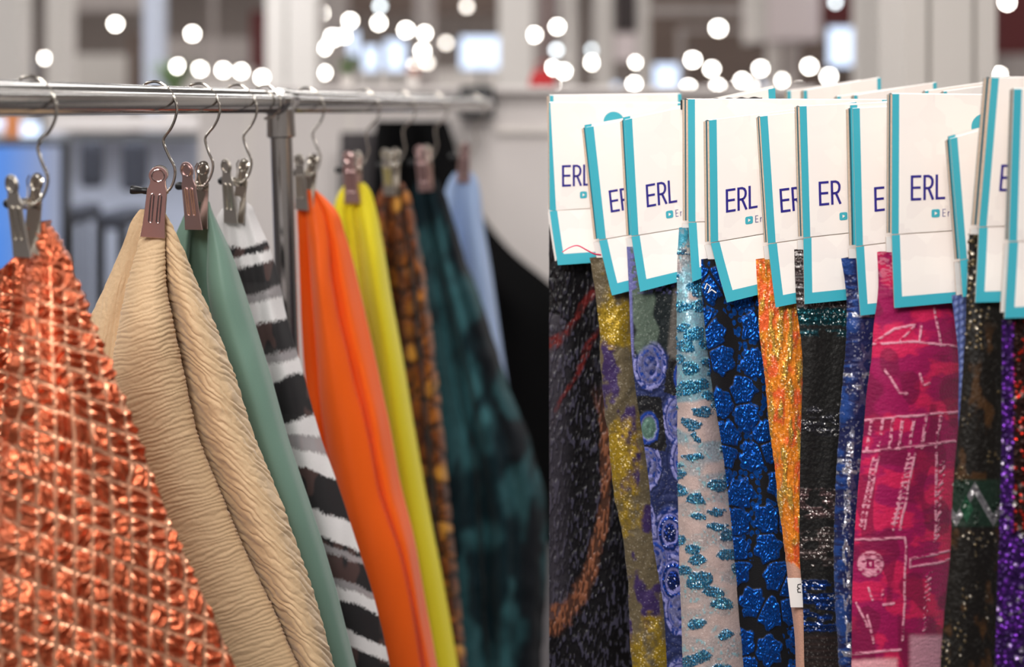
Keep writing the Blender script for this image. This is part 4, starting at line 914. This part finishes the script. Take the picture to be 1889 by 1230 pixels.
# E
tE = swatch('swatch card over black cloth with metallic blue flowers', 1.54, (1308, 222), (1580, 188), (1311, 448), (1341, 558), -.17, -.25, 10, 14, 'ERL', 31)
px, py, dp = strip(le, sh(lf, 30, 30), 1.549, 170, 500, .003, fold=.002)
f1_, ff, idn, dx, dy = worley(px/50, py/58, 29, .75); n3 = fbm(px/7, py/7, 5, 2); an = np.arctan2(dy, dx); rr = f1_*(1+.13*np.sin(an*6+idn*9))
pet = sst(.5, .44, rr+.12*(n3-.5))*sst(.05, .1, ff-f1_); lin_ = np.abs(np.sin(18*f1_+2.0*np.sin(an*5+idn*20)+4*n3)); sm = worley(px/10, py/12, 8, .9)[0]
leaf = sst(.42, .36, sm)*(idn > .55)*sst(.44, .5, rr)*.9
blu = np.maximum(pet*np.where(lin_ > .22, 1, .12), leaf)
col = mix(flat(px, L3(12, 12, 16)), L3(20, 92, 190), np.clip(blu, 0, 1)); 
m_E = gm('blue_flower_jacquard', rough=.6, sheen=.1, glit=.45, gscale=420, gmetal=.9, grough=.3, wscale=700, wbump=.3)
surface('fabric', px, py, dp, .0022*pet*(.3+.7*lin_)+.0012*pet*(n3-.5), col, np.clip(blu, 0, 1)*.95, m_E, tE, .005)
bm = bmesh.new(); bm_tube(bm, [P(x, y, 1.528)-tE.location for x, y in ((1300, 533), (1304, 523), (1311, 529), (1306, 540), (1313, 534), (1321, 540))], .0009, 6)
tag(objbm('stitch', bm, M['thread_white'], tE), 'white thread stitched in the cloth top')
# F
tF = swatch('swatch card over orange and gold glitter cloth', 1.51, (1402, 215), (1680, 182), (1417, 450), (1431, 567), -.14, -.2, 7, 14, 'ER', 29, False)
px, py, dp = strip(lf, sh(lg, 24, 24), 1.520, 120, 460, .015)
n1 = fbm(px/9, py/40, 3, 3); n3 = fbm(px/5, py/8, 5, 2); n2 = fbm(px/13, py/22, 77, 3)
col = mix(flat(px, L3(228, 132, 36)), L3(230, 98, 48), sst(.45, .65, n2)); col = mix(col, L3(206, 160, 70), sst(.48, .7, n1))
ed_ = 1046+8*np.sin(px/9)+10*(n3-.5); lowm = sst(-3, 3, py-ed_); col = mix(col, L3(196, 150, 130), lowm)
gF = (1-lowm)*(.35+.5*sst(.45, .6, n1))
m_F = gm('orange_gold_lurex', rough=.5, sheen=.2, glit=.8, gscale=680, gmetal=.6, grough=.35, wscale=500, wbump=.5, gspark=.09)
surface('fabric', px, py, dp, (.005*(n1-.5)+.0016*n3)*(1-lowm), col, gF, m_F, tF, .006)
lbq = [[P(x, y, 1.5010) for x in (1452+(y-1065)*.12, 1485)] for y in (1066, 1092, 1120)]
lbo = slab('care_label', lbq, lambda i, j: 0, 2, 3, .0005, [M['card_white'], M['card_white']], tF); lbo['label'] = 'white printed label below the glitter cloth'
bm = bmesh.new(); ribbon(bm, [(1477, 1077), (1472, 1078), (1471, 1083), (1475, 1085), (1471, 1087), (1472, 1092), (1477, 1092)], 1.5, lambda a, b_: P(a, b_, 1.5003)-tF.location); objbm('printed_mark', bm, M['black'], lbo)
# G
tG = swatch('swatch card over black cloth with teal sparkle and silver ribs', 1.48, (1475, 196), (1752, 184), (1482, 439), (1484, 561), -.11, -.10, 9, 13, 'ER', 33)
px, py, dp = strip(lg, sh(lh, 30, 30), 1.488, 130, 520, .009, fold=.002)
n3 = fbm(px/5, py/5, 5, 2); n1 = fbm(px/30, py/14, 7, 3); wy = py+4*np.sin(px/40)-.1*(px-1480)
rib = sst(.2, .7, np.sin(wy/1.9)); col = flat(px, L3(20, 19, 18)); gG = np.full(px.shape, .02)
def bandG(a, b_, c, g, thr=None):
    global col, gG
    mm = sst(a-4, a+3, wy+6*(n3-.5))*sst(b_+3, b_-4, wy+6*(n3-.5))
    if thr is not None: mm = mm*sst(thr, thr+.08, n1)
    col = mix(col, c, mm); gG = gG*(1-mm)+g*mm
bandG(450, 566, L3(64, 54, 54), .5); col = mix(col, L3(170, 165, 165), sst(.7, 1, np.sin(wy/3.2))*sst(566, 560, wy)*.6)
bandG(566, 596, L3(24, 74, 82), .9); bandG(606, 616, L3(24, 64, 72), .7, .4)
bandG(745, 800, L3(66, 66, 72), .8, .42); bandG(900, 960, L3(110, 88, 88), .8, .45); bandG(950, 1060, L3(92, 80, 78), .7, .42); bandG(1068, 1160, L3(22, 64, 140), .85, .3); bandG(1165, 1400, L3(44, 32, 30), .1)
col = mix(col, L3(14, 14, 16), (1-rib)*sst(740, 760, wy)*.5)
m_G = gm('silver_rib_cloth', rough=.55, sheen=.15, glit=.8, gscale=600, gmetal=.85, grough=.3, wscale=600, wbump=.4, gspark=.12)
surface('fabric', px, py, dp, .0008*rib*sst(.1, .4, gG)+.001*n3, col, gG, m_G, tG, .005)
# H
tH = swatch('swatch card over navy cloth with blue and silver bands', 1.45, (1573, 200), (1858, 186), (1579, 455), (1587, 582), -.13, -.10, 12, 13, 'E', 38, False, peek=True)
px, py, dp = strip(lh, sh(li, 26, 26), 1.458, 110, 460, .014)
n3 = fbm(px/14, py/5, 5, 2); n1 = fbm(px/40, py/40, 9, 3); u_ = np.clip((px-px[:, :1])/60, 0, 1)
col = mix(flat(px, L3(24, 30, 74)), L3(32, 66, 132), sst(.45, .58, n1*.6+.4*n3)*sst(.5, .15, u_)); li_ = np.zeros(px.shape)
for y in (545, 580, 692, 714, 850, 868, 1205): li_ = np.maximum(li_, sst(6, 2, np.abs(py-y+5*(n3-.5)))*sst(.4, .55, fbm(px/8, py/8, y, 2)))
li_ = np.maximum(li_, sst(8, 4, np.abs(px-px[:, :1]-22))*sst(.5, .62, fbm(px/6, py/10, 88, 2))*sst(780, 820, py))
col = mix(col, L3(190, 192, 206), li_); col = mix(col, L3(76, 66, 96), sst(.56, .66, fbm(px/10, py/14, 61, 2))*sst(.35, .5, u_)*.6)
m_H = gm('navy_silver_cloth', rough=.55, sheen=.2, glit=.8, gscale=520, gmetal=.8, grough=.28, wscale=500, wbump=.5, gspark=.08)
surface('fabric', px, py, dp, .0012*n3+.003*(n1-.5), col, np.clip(.25+li_*.7, 0, 1), m_H, tH, .005)
# I
tI = swatch('large swatch card over magenta cloth with pale pink doodle print', 1.41, (1646, 173), (1925, 176), (1645, 433), (1650, 568), -.065, -.09, 9, 13, 'ERL', 37, True, None, (172, 62, 26))
px, py, dp = strip(li, ri, 1.418, 210, 560, .020, top=.25)
n3 = fbm(px/9, py/3.5, 5, 2); n1 = fbm(px/50, py/34, 9, 3); wx = px+5*(fbm(px/30, py/30, 2)-.5); wy = py+5*(fbm(px/24, py/24, 4)-.5)+.06*(px-1680)
LI = np.zeros(px.shape)
def seg(x0, y0, x1, y1, w=3.2, brk=0.0):
    global LI
    dx_, dy_ = x1-x0, y1-y0; t_ = np.clip(((wx-x0)*dx_+(wy-y0)*dy_)/(dx_*dx_+dy_*dy_), 0, 1); dd = np.hypot(wx-x0-t_*dx_, wy-y0-t_*dy_)
    q = sst(w, w*.45, dd)
    if brk: q = q*sst(brk, brk+.1, fbm(px/6, py/6, int(x0), 2))
    LI = np.maximum(LI, q)
for s in [(1610, 630, 1690, 630), (1690, 630, 1770, 645), (1615, 625, 1650, 604), (1650, 604, 1690, 600), (1690, 600, 1660, 626), (1722, 570, 1735, 640), (1700, 600, 1696, 630), (1634, 680, 1660, 722), (1660, 722, 1672, 726), (1698, 690, 1703, 712), (1703, 712, 1715, 708),
          (1592, 770, 1770, 764), (1592, 828, 1690, 824), (1690, 824, 1760, 818), (1622, 840, 1594, 970), (1612, 840, 1588, 965), (1677, 838, 1648, 975), (1688, 838, 1660, 975), (1728, 838, 1724, 990),
          (1578, 990, 1668, 990), (1668, 990, 1672, 1010), (1672, 1010, 1664, 1180), (1574, 1200, 1660, 1196), (1680, 1030, 1756, 1020), (1680, 1046, 1756, 1036), (1680, 1030, 1680, 1046), (1602, 1078, 1610, 1100), (1630, 1085, 1628, 1100), (1580, 1105, 1600, 1150), (1600, 1130, 1612, 1180), (1630, 1112, 1648, 1110)]: seg(*s)
for x in (1603, 1624, 1644, 1662, 1682, 1704, 1730): seg(x+4, 772, x-4, 826, 4, .3)
for k in range(14):
    seg(1617-k*2.0, 845+k*9, 1612-k*2.0, 846+k*9, 3); seg(1683-k*2.1, 845+k*9, 1674-k*2.1, 846+k*9, 3)
    if k < 11: seg(1742-k*1.2, 850+k*14, 1734-k*1.2, 860+k*14, 3.5, .35); seg(1716-k*.6, 1058+k*10, 1708-k*.6, 1064+k*10, 3, .4)
circ = np.hypot(px-1606, py-1040); LI = np.maximum(LI, sst(26, 22, circ)); LI = LI*np.where((np.abs(px-1606) < 7) & (np.abs(py-1040) < 8) & ~((np.abs(px-1606) < 2.5) & (np.abs(py-1040) < 3.5)), 0, 1)
sel = sst(1672, 1684, px-.0*py)*sst(1165, 1178, py)
col = mix(flat(px, L3(146, 4, 76)), L3(194, 24, 78), sst(.48, .62, n1+.12*(n3-.5))); col = mix(col, L3(108, 4, 54), sst(.55, .62, fbm(px/40, py/60, 55, 2))*.7)
col = mix(col, L3(212, 142, 162), np.maximum(LI*sst(.22, .62, n3), sst(560, 480, py)*sst(.5, .6, n3)*.5)); col = mix(col, L3(206, 150, 165), sel*.8); col = mix(col, L3(232, 170, 176), sst(1206, 1216, wy)*sst(1660, 1650, px)*.8)
m_I = gm('magenta_doodle_velour', rough=.7, sheen=.25, wscale=420, wbump=.5)
surface('fabric', px, py, dp, .0006*n3+.004*(fbm(px/36, py/36, 66, 2)-.5)*sst(800, 560, py)+.0006*LI, col, np.zeros(px.shape), m_I, tI, .006)
# J
tJ = swatch('tilted swatch card hanging low over blue knitted cloth', 1.375, (1753, 256), (1990, 190), (1771, 480), (1776, 548), -.2, -.2, 9, 13, None, 30, False, peek=True)
px, py, dp = strip(lj, sh(lj, 60, 70), 1.385, 60, 300, .005)
n3 = fbm(px/5, py/5, 5, 2); st_ = np.abs(np.sin(px/3.2+.3*np.sin(py/4))*np.cos(py/4.5+px/9))
m_J = gm('blue_knit', rough=.7, sheen=.3, wscale=500, wbump=.5)
surface('fabric', px, py, dp, .0016*st_, mix(flat(px, L3(56, 70, 128)), L3(120, 134, 184), st_), np.zeros(px.shape), m_J, tJ, .004)
# K
tK = swatch('swatch card leaning left over dark beaded cloth with green diamond', 1.335, (1829, 143), (2110, 143), (1806, 419), (1799, 558), -.03, -.03, 14, 14, 'E', 34, False)
px, py, dp = strip(lk_, [(432, 1806), (500, 1815), (580, 1860), (725, 1866), (1330, 1862)], 1.345, 110, 460, .014, top=.3)
n3 = fbm(px/5, py/5, 5, 2); n1 = fbm(px/24, py/40, 9, 3)
col = mix(flat(px, L3(22, 19, 16)), L3(66, 44, 24), sst(.55, .75, n1)*sst(580, 640, py)); bead = worley(px/11, py/11, 3, .9)[0]; bm_ = sst(.32, .2, bead)*sst(.64, .72, fbm(px/20, py/34, 14, 2)); bm_ = np.maximum(bm_, sst(.4, .25, bead)*sst(560, 540, py))
col = mix(col, L3(118, 102, 74), bm_*.8)
bd = sst(880, 888, py)*sst(975, 967, py); zz = np.abs((np.abs(((px-1798)/34+1) % 2-1)*60+900)-py); col = mix(col, L3(26, 44, 34), bd); col = mix(col, L3(150, 148, 152), bd*sst(13, 8, zz)); dm = sst(1.1, .9, np.abs(px-1783)/12+np.abs(py-938)/26); col = mix(col, L3(30, 74, 52), dm)
gK = np.clip(.03+bm_*.8+bd*sst(13, 8, zz)*.7, 0, 1)
m_K = gm('dark_beaded_cloth', rough=.5, sheen=.1, glit=.8, gscale=330, gmetal=.8, grough=.22, wscale=500, wbump=.4, gspark=.12)
surface('fabric', px, py, dp, .0016*bm_+.001*n3, col, gK, m_K, tK, .005)
# L
tL = swatch('rightmost swatch card over purple and red sequinned cloth', 1.295, (1870, 164), (2160, 160), (1861, 446), (1853, 587), -.03, -.04, 6, 15, 'ERL', 36)
px, py, dp = strip(ll, [(590, 1960), (1330, 1960)], 1.302, 110, 380, .006, top=.6)
n3 = fbm(px/6, py/6, 5, 2); f1_, ff, idn, dx, dy = worley(px/10, py/9, 3, .9); zig = py < 985+5*np.sin(px/5)
pur = mix(flat(px, L3(46, 16, 76)), L3(126, 52, 190), sst(.5, .2, f1_)*sst(.3, .6, idn)); rdc = mix(flat(px, L3(38, 16, 12)), L3(214, 44, 26), sst(.4, .2, f1_)*(idn > .55))
mr_ = sst(1866, 1872, px+4*(n3-.5))*zig; col = mix(pur, rdc, mr_)
m_Lm = gm('purple_sequins', rough=.45, sheen=.1, glit=.9, gscale=260, gmetal=.8, grough=.22, wscale=400, wbump=.5, gspark=.05)
surface('fabric', px, py, dp, .0016*sst(.5, .2, f1_), col, np.clip(.3+.6*sst(.5, .3, f1_), 0, 1), m_Lm, tL, .005)

# second row of cards behind, only their tops show
def back_card(label, d, TL, TR, h=300):
    t = swatch(label, d, TL, TR, (TL[0]+4, TL[1]+h*.66), (TL[0]+8, TL[1]+h), (TR[1]-TL[1])/(TR[0]-TL[0]), (TR[1]-TL[1])/(TR[0]-TL[0]), 5, 7, None, 30, False, group='swatch cards in the back row', yaw=.02, kick=.006)
    x0, x1 = TL[0]+12, TR[0]-20
    px, py, dp = strip([(TL[1]+h*.72, x0), (1320, x0+10)], [(TL[1]+h*.72, x1), (1320, x1+10)], d+.008, 20, 40, .003)
    surface('fabric', px, py, dp, 0*px, flat(px, L3(40, 38, 48)), np.zeros(px.shape), m_A, t, .004)
back_card('back row card rising to the right, first brown spine', 1.84, (1452, 168), (1590, 148))
back_card('back row card rising to the right with teal corner under column edge', 1.80, (1482, 167), (1625, 143))
back_card('back row card with spine right of the first teal corner', 1.78, (1544, 178), (1690, 158))
back_card('back row card whose teal corner shows against the grooved column', 1.75, (1575, 176), (1728, 152))
back_card('back row card starting below the right groove of the column', 1.71, (1706, 168), (1846, 148))
back_card('back row card just left of the tall leaning card', 1.68, (1740, 169), (1880, 150))
back_card('long back row card peeking over the leftmost card', 1.74, (1014, 176), (1257, 173))
# black ridged bar between the cards
bm = bmesh.new(); n = 60; pt = []
for k in range(n+1):
    f = k/n; pt.append(P(1256+150*f, 184-5*f+1.2*math.sin(f*40), 1.597))
for k in range(n):
    a, b_ = pt[k], pt[k+1]; q = [a, b_, b_+Vector((0, 0, -.012)), a+Vector((0, 0, -.012))]
    fr = [bm.verts.new(v) for v in q]; bk = [bm.verts.new(v+Vector((0, .004, 0))) for v in q]
    bm.faces.new(fr); bm.faces.new(bk[::-1]); bm.faces.new((fr[0], bk[0], bk[1], fr[1])); bm.faces.new((fr[3], fr[2], bk[2], bk[3]))
bmesh.ops.remove_doubles(bm, verts=bm.verts, dist=1e-5)
tag(objbm('ridged_bar', bm, M['black'], None), 'thin black ridged bar peeking above the edge-on card', 'bar')
